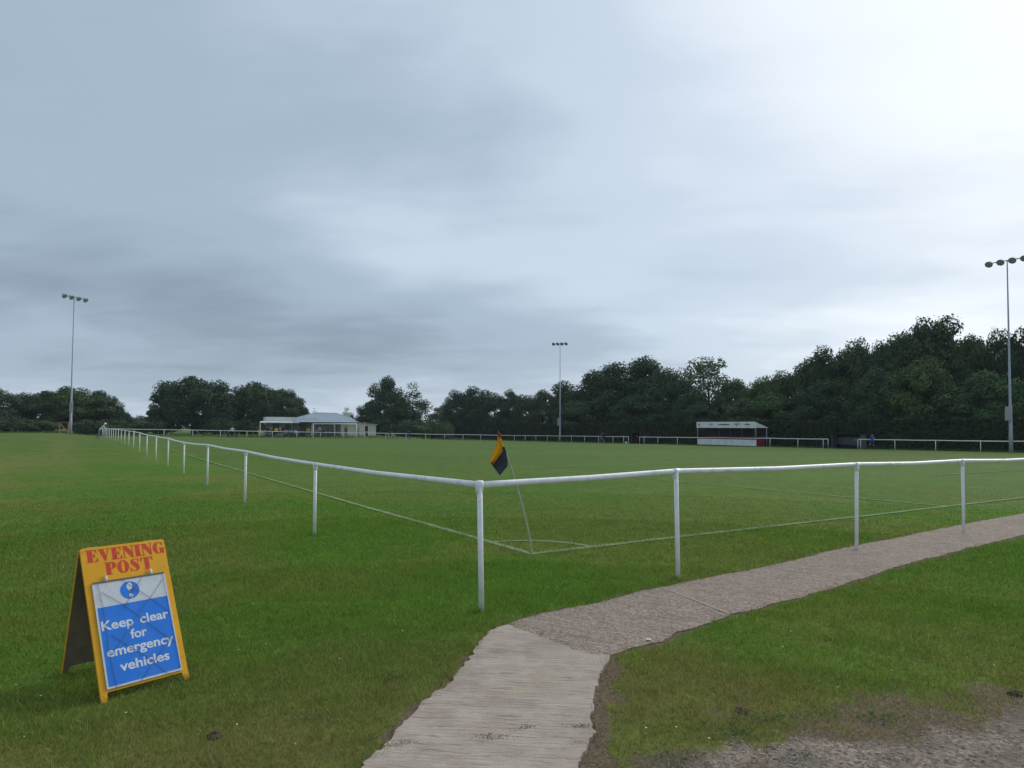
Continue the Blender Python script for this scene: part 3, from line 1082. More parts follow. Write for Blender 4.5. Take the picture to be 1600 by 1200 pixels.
M['moss'] = mat('moss', (0.070, 0.058, 0.028), 0.95, 0.05, 0.5, 30)
M['weed'] = mat('weed_leaves', (0.06, 0.13, 0.045), 0.7, 0.15, 0.3, 30)
sp = []
for p, k in (((768, 1157), .8), ((758, 1166), .5), ((822, 1141), .7), ((806, 1146), .5), ((905, 1140), .7), ((915, 1141), .5), ((905, 1166), .5), ((885, 1123), .4), ((640, 1166), .6), ((610, 1171), .7), ((628, 1168), .5), ((860, 1122), .3), ((818, 1158), .3)):
    sp.append((*G(*p), k))
tufts('moss_tufts', sp, M['moss'], 'dark moss and weed tufts growing on the pale concrete', 300, 0.036, 0.014)
sp = []
for p, k in (((1170, 1128), .9), ((1136, 1145), 1.0), ((1150, 1152), .8), ((1376, 1126), 1.0), ((1225, 1125), .8), ((1237, 1186), .7), ((1060, 1196), .9), ((618, 1062), .8), ((498, 1127), .7), ((570, 1160), .6), ((1080, 1110), .6), ((1290, 1118), .7)):
    sp.append((*G(*p), k))
tufts('weed_tufts', sp, M['weed'], 'small green weeds at the worn edge of the grass', 70, 0.055, 0.045)

# daisies and clover heads dotted over the lawn
V = []; F = []
for _ in range(80):
    px = random.uniform(0, 1600); py = random.uniform(800, 1180)
    x, y = G(px, py)
    ins, d, g = masks(np.array([x]), np.array([y]))
    if ins[0] or d[0] > .3 or g[0] > .3:
        continue
    o = len(V); rr = random.uniform(0.003, 0.0065); z = H(x, y) + 0.034
    V += [(x + rr * math.cos(k * 1.047), y + rr * math.sin(k * 1.047), z + random.uniform(-.002, .002)) for k in range(6)]
    F += [(o, o + 1, o + 2, o + 3, o + 4, o + 5)]
me = bpy.data.meshes.new('daisies'); me.from_pydata(V, [], F); me.materials.append(M['daisy'])
tag(link('daisies', me), 'tiny white daisies dotted through the short grass', kind='stuff')


def clod(px, py, sx, sy, sz, label):
    x, y = G(px, py)
    bm = bmesh.new(); bmesh.ops.create_icosphere(bm, subdivisions=3, radius=1)
    for v in bm.verts:
        n = 0.45 + 1.1 * float(fbm(v.co.x * 2.6 + px, v.co.y * 2.6 + v.co.z * 1.7, 3, 3))
        v.co = Vector((v.co.x * sx * n, v.co.y * sy * n, v.co.z * sz * n))
    me = bpy.data.meshes.new('soil_clod'); bm.to_mesh(me); bm.free(); me.materials.append(M['soil'])
    tag(link('soil_clod', me, loc=(x, y, H(x, y) + sz * .3)), label, 'soil clod')


clod(335, 1152, 0.036, 0.026, 0.022, 'brown clod of dried mud on the grass in front of the yellow sign')
clod(1157, 1113, 0.036, 0.028, 0.022, 'dark scuffed clod of earth in the worn grass right of the path')
clod(1587, 1086, 0.040, 0.028, 0.020, 'dark clod of earth where the gravel meets the grass, far right')


# ------------------------------------------------------------------ rail fences round the pitch
RAIL_R = 0.028
POST_R = 0.024
post_mb = MB(); post_mb.tube([(0, 0, -0.15), (0, 0, 1.0)], POST_R, 12)
POST_ME = post_mb.mesh('post', M['post'])
fit_mb = MB()
fit_mb.tube([(0, 0, 0.945), (0, 0, 0.955), (0, 0, 1.04)], [0.027, 0.031, 0.031], 12)
FIT_ME = fit_mb.mesh('collar', M['post'])


def fence(label, pts, tops, group, collars=0, leans=None, rail_ext=(0, 0), dips=None, no_post=()):
    x0, y0 = pts[0]
    t = thing('rail_fence', label, 'fence', (x0, y0, H(x0, y0)), 0, group)
    base = t.location
    rp = []
    for i, (x, y) in enumerate(pts):
        zt = tops[i]; zb = H(x, y)
        if i not in no_post:
            p = link('post', POST_ME, t, (x - x0, y - y0, zb - base.z), (0, 0, 0))
            lx, ly = leans.get(i, (0, 0)) if leans else (random.uniform(-.008, .008), random.uniform(-.008, .008))
            p.rotation_euler = (-ly, lx, random.uniform(0, .5))
            p.scale = (1, 1, (zt - zb - 0.004) / 1.0)
            p.location.x -= lx * (zt - zb); p.location.y -= ly * (zt - zb)
            if not collars: p.scale = (1.35, 1.35, p.scale.z)
            if i < collars:
                c = link('collar', FIT_ME, t, (x - x0, y - y0, zt - base.z - 1.025), (0, 0, 0))
        rp.append((x, y, zt))
    # rail with a slight bow between posts
    fine_ = []
    for i in range(len(rp)):
        if i:
            a = Vector(rp[i - 1]); b = Vector(rp[i])
            for k in (0.12, 0.5, 0.88):
                q = a.lerp(b, k)
                q.z -= {0.12: .004, .5: 0.016, .88: .004}[k] * (1 if (b - a).length > 3 else .5)
                fine_.append(q)
        fine_.append(Vector(rp[i]))
    if rail_ext[0]:
        d = (fine_[0] - fine_[1]).normalized(); fine_.insert(0, fine_[0] + d * rail_ext[0])
    if rail_ext[1]:
        d = (fine_[-1] - fine_[-2]).normalized(); fine_.append(fine_[-1] + d * rail_ext[1])
    mb = MB(); mb.tube(fine_, RAIL_R if collars else RAIL_R * 1.5, 12)
    part('rail', mb, M['rail'], t, world=True)
    if collars:
        for i in range(min(collars, len(rp))):
            if i in no_post: continue
            a = Vector(rp[max(i - 1, 0)]); b = Vector(rp[min(i + 1, len(rp) - 1)])
            d = (b - a).normalized()
            if i == 0: d = (Vector(rp[1]) - Vector(rp[0])).normalized()
            m2 = MB(); p = Vector(rp[i])
            s0 = -0.045 if i else 0.0
            m2.tube([p + d * s0, p + d * 0.045], 0.0305, 12)
            part('sleeve', m2, M['rail'], t, world=True)
    return t


GRP = 'white rails round the pitch'
# left touchline rail, near corner to far corner
aa = [0, 4.78, 9.63, 14.45, 19.2, 23.8, 28.5] + [28.5 + 4.76 * k for k in range(1, 17)] + [106.0]
lt = [1.095, 1.035, 1.058, 1.07, 1.025, 1.085, 1.10, 1.10, 1.165, 1.18, 1.18, 1.20, 1.19, 1.21, 1.19, 1.17]
pts = [xy(a, 0) for a in aa]
tops = [lt[i] if i < len(lt) else H(*pts[i]) + 1.05 for i in range(len(aa))]
fence('long white rail fence running away on the left from the corner post', pts, tops, GRP, collars=6, leans={0: (-0.022, 0.0)})
cp = Vector((*xy(0, 0), 1.095))
mb = MB(); mb.lathe([(0.027, -.075), (.034, -.07), (.035, -.03), (.038, -.012), (.038, .022), (.030, .036), (0.0, .040)], 14, Matrix.Translation(cp))
LF = [o for o in bpy.data.objects if o.name == 'rail_fence'][0]
part('corner_joint', mb, M['rail'], LF, world=True)
# near goal line rail, corner to the right
bb = [0, 2.43, 5.92, 8.98, 12.1, 15.2, 18.3, 21.4, 24.5]
pts = [xy(0, b) for b in bb]
tops = [1.095, 1.135, 1.115, 1.093] + [H(*p) + 1.13 for p in pts[4:]]
fence('white rail fence between the near goal line and the concrete path', pts, tops, GRP, collars=6, leans={1: (-0.018, 0), 2: (0.014, 0)}, no_post=(0,))
# far goal line
nb = 18
pts = [xy(106, 70.0 * k / nb) for k in range(0, nb + 1)]
tops = [H(*p) + 1.06 + random.uniform(-.02, .02) for p in pts]
fence('white rail fence across the far end in front of the clubhouse', pts, tops, GRP, no_post=(0,))
# far touchline in three runs
G1 = (on_b(982, 70), on_b(999.5, 70)); G2 = (on_b(1293.5, 70), on_b(1340, 70))
ST = (on_b(1088.5, 70), on_b(1180, 70))


def run_(a0, a1, label, skip=None, extra=None):
    n = max(1, round(abs(a1 - a0) / 3.85))
    al = [a0 + (a1 - a0) * k / n for k in range(n + 1)]
    if extra: al = sorted(al + extra, reverse=True)
    pts = [xy(a, 70) for a in al]
    tops = [H(*p) + 1.08 + random.uniform(-.02, .02) for p in pts]
    skp = [i for i, a in enumerate(al) if skip and skip[1] - .2 < a < skip[0] + .2]
    fence(label, pts, tops, GRP, no_post=tuple(skp))


run_(106 - 3.85, G1[0], 'white rail fence from the far corner to the small dugout', extra=[106 - .01, G1[0] + 1.1])
run_(G1[1], G2[0], 'white rail fence passing in front of the small stand', skip=ST, extra=[G1[1] - 0.95, G2[0] + .6])
run_(G2[1], -4.0, 'white rail fence along the hedge right of the grey dugout', extra=[G2[1] - .3])


# ------------------------------------------------------------------ corner flag
fx, fy = G(831, 864)
t = thing('corner_flag', 'leaning corner flag with yellow and black cloth inside the near rail corner', 'corner flag', (fx, fy, H(fx, fy)))
# pole bows to the left as it rises
def pole_pt(s):
    return Vector((-0.06 * s - 0.335 * (s / 1.5) ** 1.45, -0.02 * s, s)) if s > 0 else Vector((0, 0, s))
mb = MB(); mb.tube([pole_pt(s) for s in np.linspace(-0.1, 1.5, 18)], [0.011] * 12 + [0.010] * 6, 10)
part('pole', mb, M['cane'], t)
mb = MB(); mb.tube([pole_pt(1.46), pole_pt(1.5) + Vector((-.003, 0, .02)), pole_pt(1.5) + Vector((-0.02, 0, 0.055))], [0.016, 0.02, 0.009], 8)
part('tie', mb, M['flag_tip'], t)


def px_off(px, py, dy=0.0):                # offset of an image point in the flag's plane
    d = ray(px, py); Y = fy - 0.065 + dy
    return Vector((d.x * Y - fx, Y - fy, EYE + d.z * Y - H(fx, fy)))


def cloth(outline_l, outline_r, nu, amp, mat_, ph):
    mb = MB(); vs = []; fs = []
    n = len(outline_l)
    for i in range(n):
        for j in range(nu + 1):
            u = j / nu
            p = outline_l[i][0] * (1 - u) + outline_r[i][0] * u, outline_l[i][1] * (1 - u) + outline_r[i][1] * u
            dy = amp * math.sin(u * 7.5 + ph + i * 0.18) * (0.35 + i / n) + 0.03 * math.sin(u * 3.1 + ph)
            vs.append(px_off(*p, dy))
    for i in range(n - 1):
        for j in range(nu):
            k = i * (nu + 1) + j
            fs.append((k, k + 1, k + nu + 2, k + nu + 1))
    mb.add(vs, fs, True)
    return mb


def dens(pl, n=14):
    pl = np.array(pl, float); t = np.linspace(0, 1, len(pl)); q = np.linspace(0, 1, n)
    return list(zip(np.interp(q, t, pl[:, 0]), np.interp(q, t, pl[:, 1])))


yl = dens([(779, 682), (775, 695), (770, 708), (766.5, 718), (764.5, 724)])
yr = dens([(781, 682), (785.5, 691), (787.5, 699), (784, 708), (769, 727)])
o = part('flag', cloth(yl, yr, 12, 0.018, M['flag_yellow'], 0.4), M['flag_yellow'], t); o['label'] = 'yellow half'
bl = dens([(784.5, 697), (782.0, 705), (777, 714), (771, 721), (767, 724.5)])
br = dens([(788.5, 698), (791, 706), (792.5, 716), (793.5, 728), (781, 743)])
o = part('flag', cloth([(a_[0], a_[1]) for a_ in bl], br, 12, 0.010, M['flag_black'], 1.9), M['flag_black'], t); o['label'] = 'black half'
mb = MB(); mb.lathe([(0.0, .012), (0.03, .012), (0.05, 0.0)], 10)
o = part('pole_socket', mb, M['soil'], t)


# ------------------------------------------------------------------ A-board sign
ang = math.atan2(0.38, 0.32)
sign = thing('sandwich_board', 'yellow folding sandwich board with a blue keep clear notice on the grass', 'sign', (-2.515, 4.345, 0.0), ang)
HW, HD, HT = 0.249, 0.43, 0.83
SL = math.hypot(HD, HT)
fang = math.atan2(HT, HD)
# frame of the front face: x along width, y up the slope, z out towards the viewer
FRONT = Matrix.Translation((0, -HD, 0)) @ Matrix.Rotation(fang, 4, 'X')
HR = 0.255
BACK = Matrix.Translation((0, HR + 0.024, 0)) @ Matrix.Rotation(math.pi, 4, 'Z') @ Matrix.Rotation(math.atan2(HT, HR), 4, 'X')
SR = math.hypot(HR, HT)


def in_face(mb, F=FRONT):
    mb.v = [tuple(F @ Vector(p)) for p in mb.v]
    return mb


def board_outline():
    ft = 0.052
    return [(-HW, 0.0), (-HW + 0.03, 0.0), (-HW + 0.038, ft), (HW - 0.038, ft), (HW - 0.03, 0.0), (HW, 0.0), (HW, SL - 0.01), (HW - .01, SL), (-HW + .01, SL), (-HW, SL - 0.01)]


mb = MB(); mb.prism(board_outline(), -0.016, 0.0)
part('front_panel', in_face(mb), M['yellow'], sign, tri=True)
mb = MB(); mb.prism([(p[0], min(p[1], SR - .014)) for p in board_outline()], -0.018, -0.004)
part('rear_panel', in_face(mb, BACK), M['board_back'], sign, tri=True)
mb = MB()
mb.box(-HW - .001, -HW + 0.003, 0.0, SR - .014, -0.019, -0.003); mb.box(HW - 0.003, HW + .001, 0.0, SR - .014, -0.019, -0.003)
part('edge_strip', in_face(mb, BACK), M['yellow'], sign)
for sx in (-0.17, 0.17):
    mb = MB(); mb.box(sx - .03, sx + .03, 0.004, 0.034, HT - 0.030, HT - 0.004)
    part('hinge', mb, M['galv'], sign)
# notice hung on the front
mb = MB(); mb.box(-0.214, 0.212, 0.066, 0.696, 0.004, 0.010)
notice = part('notice', in_face(mb), M['sign_white'], sign)
mb = MB(); mb.box(-0.203, 0.203, 0.078, 0.546, 0.0105, 0.0112)
part('blue_field', in_face(mb), M['sign_blue'], notice)
mb = MB(); mb.box(-0.208, 0.208, 0.697, 0.707, 0.003, 0.014)
part('top_bar', in_face(mb), M['board_back'], notice)
for cx in (-0.135, 0.128):
    mb = MB(); mb.tube([(cx, 0.700, 0.012), (cx, 0.735, 0.015)], [0.0095, 0.0085], 10)
    mb.tube([(cx, 0.735, 0.013), (cx, 0.745, 0.009)], [0.007, 0.004], 8)
    part('clip', in_face(mb), M['clip'], sign)
# round symbol
cxs, cys = -0.010, 0.625
mb = MB(); mb.prism([(cxs + 0.0555 * math.cos(k * math.pi / 18), cys + 0.0555 * math.sin(k * math.pi / 18)) for k in range(36)], 0.0105, 0.0112)
disc = part('symbol_disc', in_face(mb), M['sign_blue'], notice)
mb = MB()
mb.prism([(cxs + 0.017 * math.cos(k * math.pi / 8) * (1 - 0.32 * max(0, -math.sin(k * math.pi / 8))), cys + 0.022 + 0.026 * math.sin(k * math.pi / 8)) for k in range(16)], 0.0114, 0.0119)
mb.prism([(cxs + .002 + 0.012 * math.cos(k * math.pi / 6), cys - 0.034 + 0.012 * math.sin(k * math.pi / 6)) for k in range(12)], 0.0114, 0.0119)
part('exclamation_mark', in_face(mb), M['print_white'], notice)
mb = MB(); mb.prism([(cxs - .003, cys + .004), (cxs + .016, cys + .006), (cxs + .012, cys - .010), (cxs + .016, cys - .022), (cxs + .0, cys - .016), (cxs + .004, cys - .006)], 0.0120, 0.0123)
part('worn_patch', in_face(mb), M['grime'], notice, tri=True)


def text_mesh(s, width, xc, yc, height=None, bold=0.022, z=0.0114):
    cu = bpy.data.curves.new('txt', 'FONT'); cu.body = s; cu.size = 1.0; cu.offset = bold; cu.align_x = 'CENTER'; cu.resolution_u = 4
    cu.space_word = 1.5 if ' ' in s else 1.0
    ob = bpy.data.objects.new('txt', cu); COL.objects.link(ob)
    dg = bpy.context.evaluated_depsgraph_get()
    me = bpy.data.meshes.new_from_object(ob.evaluated_get(dg))
    bpy.data.objects.remove(ob); bpy.data.curves.remove(cu)
    co = np.empty(len(me.vertices) * 3); me.vertices.foreach_get('co', co); co = co.reshape(-1, 3)
    x0, x1 = co[:, 0].min(), co[:, 0].max()
    sx = width / (x1 - x0); sy = height if height else sx
    co[:, 0] = (co[:, 0] - (x0 + x1) / 2) * sx + xc
    co[:, 1] = co[:, 1] * sy + yc
    co[:, 2] = z
    v = [tuple(FRONT @ Vector(p)) for p in co]
    me.vertices.foreach_set('co', np.array(v, dtype=np.float32).ravel())
    me.name = 'lettering'
    me.materials.clear(); me.materials.append(M['print_white'])
    me.update()
    return me


for s, w, xc, yb in (('Keep clear', 0.386, -0.004, 0.406), ('for', 0.094, 0.0, 0.325), ('emergency', 0.380, 0.002, 0.246), ('vehicles', 0.282, 0.010, 0.149)):
    me = text_mesh(s, w, xc, yb, 0.079)
    bm = bmesh.new(); bm.from_mesh(me); bm.verts.ensure_lookup_table()
    seen = {}; isl = []
    for v0 in bm.verts:
        if v0.index in seen: continue
        st_ = [v0]; seen[v0.index] = len(isl); vs = []
        while st_:
            v = st_.pop(); vs.append(v.index)
            for e in v.link_edges:
                w2 = e.other_vert(v)
                if w2.index not in seen: seen[w2.index] = len(isl); st_.append(w2)
        isl.append(vs)
    co = {v.index: v.co.copy() for v in bm.verts}
    rng_ = [(min(co[i].x for i in q), max(co[i].x for i in q)) for q in isl]
    grp = list(range(len(isl)))
    for i in range(len(isl)):
        for j in range(i):
            ov = min(rng_[i][1], rng_[j][1]) - max(rng_[i][0], rng_[j][0])
            if ov > 0.6 * min(rng_[i][1] - rng_[i][0], rng_[j][1] - rng_[j][0]): grp[i] = grp[j]
    for gk in sorted(set(grp)):
        mb = MB(); mp_ = {}
        for f in bm.faces:
            if grp[seen[f.verts[0].index]] != gk: continue
            for v in f.verts:
                if v.index not in mp_: mp_[v.index] = len(mb.v); mb.v.append(tuple(v.co))
            mb.f.append(tuple(mp_[v.index] for v in f.verts)); mb.s.append(False)
        part('letter', mb, M['print_white'], notice)
    bm.free()

# heavy slab-serif heading, drawn glyph by glyph
def ell(cx, cy, rx, ry, t0, t1, n=16):
    return [(cx + rx * math.cos(R(t0 + (t1 - t0) * k / n)), cy + ry * math.sin(R(t0 + (t1 - t0) * k / n))) for k in range(n + 1)]


GL_E = ([[(0, 0), (.78, 0), (.82, .32), (.76, .32), (.64, .08), (.45, .06), (.45, .47), (.52, .46), (.57, .34), (.62, .34), (.62, .68), (.57, .68), (.52, .56), (.45, .54), (.45, .94), (.62, .92), (.71, .72), (.77, .72), (.76, 1), (0, 1), (0, .95), (.1, .94), (.1, .06), (0, .05)]], [], .82)
GL_V = ([[(0, 1), (0, .95), (.07, .94), (.40, 0), (.5, 0), (.76, .94), (.84, .95), (.84, 1), (.56, 1), (.56, .95), (.68, .94), (.545, .40), (.40, .94), (.48, .95), (.48, 1)]], [], .84)
GL_N = ([[(0, 1), (0, .95), (.08, .94), (.08, .06), (0, .05), (0, 0), (.25, 0), (.25, .05), (.15, .06), (.15, .70), (.62, 0), (.76, 0), (.76, .94), (.84, .95), (.84, 1), (.59, 1), (.59, .95), (.69, .94), (.69, .46), (.36, 1)]], [], .84)
GL_I = ([[(0, 0), (.5, 0), (.5, .05), (.42, .06), (.42, .94), (.5, .95), (.5, 1), (0, 1), (0, .95), (.08, .94), (.08, .06), (0, .05)]], [], .5)
GL_G = ([ell(.42, .5, .42, .51, 52, 300, 24) + [(.66, .10), (.72, 0.0), (.84, 0.0), (.84, .42), (.90, .44), (.90, .49), (.46, .49), (.46, .44), (.54, .42), (.54, .10)] + ell(.46, .5, .13, .45, 285, 62, 18) + [(.62, .86), (.70, .68), (.77, .68), (.77, 1.0), (.72, 1.0)]], [], .9)
GL_P = ([[(0, 0), (.53, 0), (.53, .05), (.42, .06), (.42, .44), (.48, .44)] + ell(.50, .72, .33, .28, -80, 80, 14) + [(.42, 1.0), (.42, .94), (.47, .94)] + ell(.47, .715, .075, .215, 80, -80, 10) + [(.42, .50), (.42, .94), (.42, 1.0), (0, 1), (0, .95), (.1, .94), (.1, .06), (0, .05)]], [], .83)
GL_P = ([[(0, 0), (.53, 0), (.53, .05), (.42, .06), (.42, .945), (.42, 1.0), (0, 1), (0, .95), (.1, .94), (.1, .06), (0, .05)],
         [(.421, .945), (.46, .945)] + ell(.46, .715, .085, .22, 85, -85, 10) + [(.421, .49), (.421, .44), (.50, .435)] + ell(.50, .72, .33, .285, -85, 85, 14) + [(.421, 1.0)]], [], .83)
GL_O = ([], [(ell(.43, .5, .43, .52, 0, 360, 32)[:-1], ell(.43, .5, .12, .46, 0, 360, 32)[:-1])], .86)
GL_T = ([[(.22, 0), (.74, 0), (.74, .05), (.65, .06), (.65, .94), (.78, .93), (.88, .70), (.95, .70), (.94, 1), (.02, 1), (.01, .70), (.08, .70), (.18, .93), (.31, .94), (.31, .06), (.22, .05)]], [], .95)


def stroke(c):
    c = np.array(c); p = c[:, :2]
    # resample the centre line smoothly
    t = np.linspace(0, 1, len(c)); q = np.linspace(0, 1, 40)
    P = np.stack([np.interp(q, t, p[:, 0]), np.interp(q, t, p[:, 1])], -1); W = np.interp(q, t, c[:, 2])
    for _ in range(6):
        P[1:-1] = (P[:-2] + 2 * P[1:-1] + P[2:]) / 4; W[1:-1] = (W[:-2] + 2 * W[1:-1] + W[2:]) / 4
    d = np.gradient(P, axis=0); d /= np.linalg.norm(d, axis=1)[:, None]
    nrm = np.stack([-d[:, 1], d[:, 0]], -1)
    a = P + nrm * W[:, None] / 2; b = P - nrm * W[:, None] / 2
    return [tuple(v) for v in a] + [tuple(v) for v in b[::-1]]


GL_S = ([stroke([(.64, .80, .06), (.58, .93, .05), (.42, .985, .05), (.24, .93, .14), (.17, .78, .26), (.32, .62, .34), (.5, .45, .36), (.60, .27, .28), (.54, .10, .16), (.38, .015, .05), (.2, .05, .05), (.10, .20, .06)]),
         [(.62, .70), (.70, .70), (.69, 1.0), (.64, 1.0), (.60, .90)], [(.04, 0.0), (.09, 0.0), (.14, .10), (.11, .32), (.03, .32)]], [], .76)


def word(gl, x0, x1, y0, y1, gap, parent):
    tot = sum(g[2] for g in gl) + gap * (len(gl) - 1)
    sx = (x1 - x0) / tot; sy = (y1 - y0)
    cur = 0
    for g in gl:
        mb = MB()
        for k, poly in enumerate(g[0]):
            mb.add([(x0 + (cur + p[0]) * sx, y0 + p[1] * sy, 0.0008 + 0.0001 * k) for p in poly], [tuple(range(len(poly)))])
        for o_, i_ in g[1]:
            n = len(o_)
            mb.add([(x0 + (cur + p[0]) * sx, y0 + p[1] * sy, 0.0008) for p in o_ + i_], [(k, (k + 1) % n, n + (k + 1) % n, n + k) for k in range(n)])
        part('letter', in_face(mb), M['red_print'], parent, tri=True)
        cur += g[2] + gap


word([GL_E, GL_V, GL_E, GL_N, GL_I, GL_N, GL_G], -0.222, 0.243, 0.838, 0.918, 0.03, sign)
word([GL_P, GL_O, GL_S, GL_T], -0.128, 0.158, 0.744, 0.826, 0.04, sign)
# thin cords lashed across the notice
for pl in ([(-0.185, 0.70), (-0.17, 0.50), (-0.175, 0.30), (-0.165, 0.06)], [(-0.17, 0.64), (-0.055, 0.535), (0.02, 0.45), (0.12, 0.33), (0.2, 0.24)],
           [(-0.05, 0.70), (0.03, 0.62), (0.12, 0.53), (0.2, 0.44)], [(0.20, 0.665), (0.12, 0.575), (0.0, 0.455), (-0.1, 0.33), (-0.165, 0.26)],
           [(0.075, 0.70), (0.0, 0.60), (-0.06, 0.52)], [(-0.15, 0.37), (-0.06, 0.28), (0.03, 0.19), (0.1, 0.10), (0.12, 0.065)], [(0.2, 0.30), (0.1, 0.2), (0.02, 0.12), (-0.03, 0.065)], [(0.196, 0.70), (0.2, 0.55), (0.203, 0.08)]):
    mb = MB(); mb.tube([(p[0], p[1], 0.0145) for p in pl], 0.0012, 6)
    part('cord', in_face(mb), M['cord'], sign)


# ------------------------------------------------------------------ floodlight masts
def mast(px, Y, pt, arm_dir, arm_len, label, box_side, face):
    x, _ = at(px, Y)
    zb = H(x, Y)
    top = top_z(px, pt, Y)
    h = top - zb
    t = thing('floodlight_mast', label, 'floodlight', (x, Y, zb), 0, 'floodlight masts round the pitch')
    mb = MB(); mb.tube([(0, 0, -0.3), (0, 0, h * .10), (0, 0, h * .102), (0, 0, h * .24), (0, 0, h * .245), (0, 0, h - .15)], [.17, .165, .15, .14, .105, .05], 12)
    part('pole', mb, M['galv'], t)
    mb = MB(); bw = .17; bz0, bz1 = h * .165, h * .235
    d = Vector(box_side).normalized()
    mtx = Matrix.Rotation(math.atan2(d.y, d.x), 4, 'Z')
    mb.box(.12, .42, -.2, .2, bz0, bz1, mtx)
    part('control_box', mb, M['galv'], t)
    ad = Vector((arm_dir[0], arm_dir[1], 0)).normalized()
    mb = MB(); mb.tube([ad * (-arm_len / 2) + Vector((0, 0, h - .18)), ad * (arm_len / 2) + Vector((0, 0, h - .18))], .05, 8)
    part('crossarm', mb, M['galv'], t)
    f = Vector((face[0], face[1], 0)).normalized()
    for k in range(4):
        s = (-0.46 + 0.92 * k / 3) * arm_len
        c = ad * s + Vector((0, 0, h - .22)) + f * .10
        aim = (f * .75 + Vector((0, 0, -.66))).normalized()
        m2 = Matrix.Translation(c) @ aim.to_track_quat('Z', 'Y').to_matrix().to_4x4()
        mb = MB(); mb.lathe([(0.0, -.32), (.10, -.31), (.16, -.24), (.19, -.1), (.30, .08), (.335, .14), (.335, .17)], 14, m2)
        hd = part('lamp_head', mb, M['lamp'], t)
        mb = MB(); mb.lathe([(.33, .165), (.2, .185), (0.0, .19)], 14, m2)
        part('lamp_glass', mb, M['lens'], hd)
    return t


mast(110.5, 87, 462.5, (0.28, 0.96), 3.3, 'tall grey floodlight mast at the far left before the round bushes', (0.6, -0.8), (0.96, -0.28))
mast(875, 120.5, 535, (-0.97, 0.24), 2.5, 'tall grey floodlight mast in the middle before the dark wood', (-1, -0.2), (-0.4, -0.9))
mast(1579, 62, 404, (-0.546, 0.837), 3.1, 'tall grey floodlight mast on the right beside the clipped hedge', (-1, -0.3), (-0.84, -0.55))


# ------------------------------------------------------------------ stand on the far side
RZ_A = math.atan2(AX[1], AX[0])            # direction of the touchline


def local_thing(name, label, cat, a, b, group=None, rz=None):
    x, y = xy(a, b)
    return thing(name, label, cat, (x, y, H(x, y)), rz if rz is not None else math.atan2(BX[1], BX[0]), group)


# local x runs along the goal-line direction (away from the pitch), local y along the touchline
sa0, sa1 = ST[1], ST[0]
st = local_thing('small_stand', 'small white fronted stand with red seats under a sloping roof', 'stand', sa0, 70.15)
W_ = sa0 - sa1
W_ = sa1 - sa0                              # length along the touchline
D_ = 2.5
mb = MB(); mb.box(0, 0.06, 0, W_, 0.05, 0.86); part('front_wall', mb, M['white'], st)
for k in range(4):
    mb = MB(); mb.box(-0.015, 0.0, W_ * k / 4 + .01, W_ * (k + 1) / 4 - .01, 0.08, 0.83); part('wall_panel', mb, M['white'], st)
mb = MB(); mb.box(0.06, 1.7, 0.0, 0.06, 0.05, 0.92); o = part('side_wall', mb, M['seat_red'], st); o['label'] = 'low red side wall'
mb = MB(); mb.box(0.06, 1.7, W_ - .06, W_, 0.05, 0.92); part('side_wall', mb, M['seat_red'], st)
mb = MB(); mb.box(D_ - .25, D_ - .15, 0, W_, 0, 2.45); part('back_wall', mb, M['dark'], st)
for k in range(1, 5):
    mb = MB(); mb.box(D_ - .30, D_ - .252, W_ * k / 5 - .04, W_ * k / 5 + .04, 0, 2.4); part('back_stud', mb, M['dugout_grey'], st)
for r_ in range(2):
    mb = MB(); mb.box(0.55 + r_ * .8, 1.3 + r_ * .75, .1, W_ - .1, 0, 0.24 + r_ * .20); part('tier', mb, M['dark'], st)
    for k in range(16):
        yy = .35 + (W_ - .7) * k / 15
        mb = MB(); z0 = .24 + r_ * .20; x0 = .62 + r_ * .8
        mb.box(x0, x0 + .40, yy - .2, yy + .2, z0 + .38, z0 + .43); mb.box(x0 + .36, x0 + .41, yy - .2, yy + .2, z0 + .43, z0 + .80); mb.box(x0 + .12, x0 + .2, yy - .04, yy + .04, z0, z0 + .38)
        part('seat', mb, M['seat_red'], st)
for yy in (.05, W_ - .05):
    mb = MB(); mb.tube([(.03, yy, 0.86), (.03, yy, 2.5)], .05, 8); part('roof_post', mb, M['galv'], st)
mb = MB(); mb.tube([(D_ - .3, .03, 0), (D_ - .3, .03, 2.4)], .05, 8); part('roof_post', mb, M['galv'], st)
mb = MB(); mb.box(-.10, -.04, -.05, W_ + .05, 2.38, 3.20); fas = part('roof_fascia', mb, M['white'], st)
mb = MB()
mb.add([(-.04, -.05, 3.17), (-.04, W_ + .05, 3.17), (D_, W_ + .05, 2.47), (D_, -.05, 2.47), (-.04, -.05, 3.10), (-.04, W_ + .05, 3.10), (D_, W_ + .05, 2.40), (D_, -.05, 2.40)],
       [(0, 1, 2, 3), (7, 6, 5, 4), (0, 3, 7, 4), (1, 0, 4, 5), (2, 1, 5, 6), (3, 2, 6, 7)])
part('roof', mb, M['galv'], st)
for yy in (-.05, W_ + .01):
    mb = MB(); mb.add([(-.04, yy, 3.095), (-.04, yy, 2.40), (D_ - .02, yy, 2.40), (-.04, yy + .04, 3.095), (-.04, yy + .04, 2.40), (D_ - .02, yy + .04, 2.40)], [(0, 1, 2), (5, 4, 3), (0, 3, 4, 1), (1, 4, 5, 2), (2, 5, 3, 0)])
    part('gable_end', mb, M['white'], st)
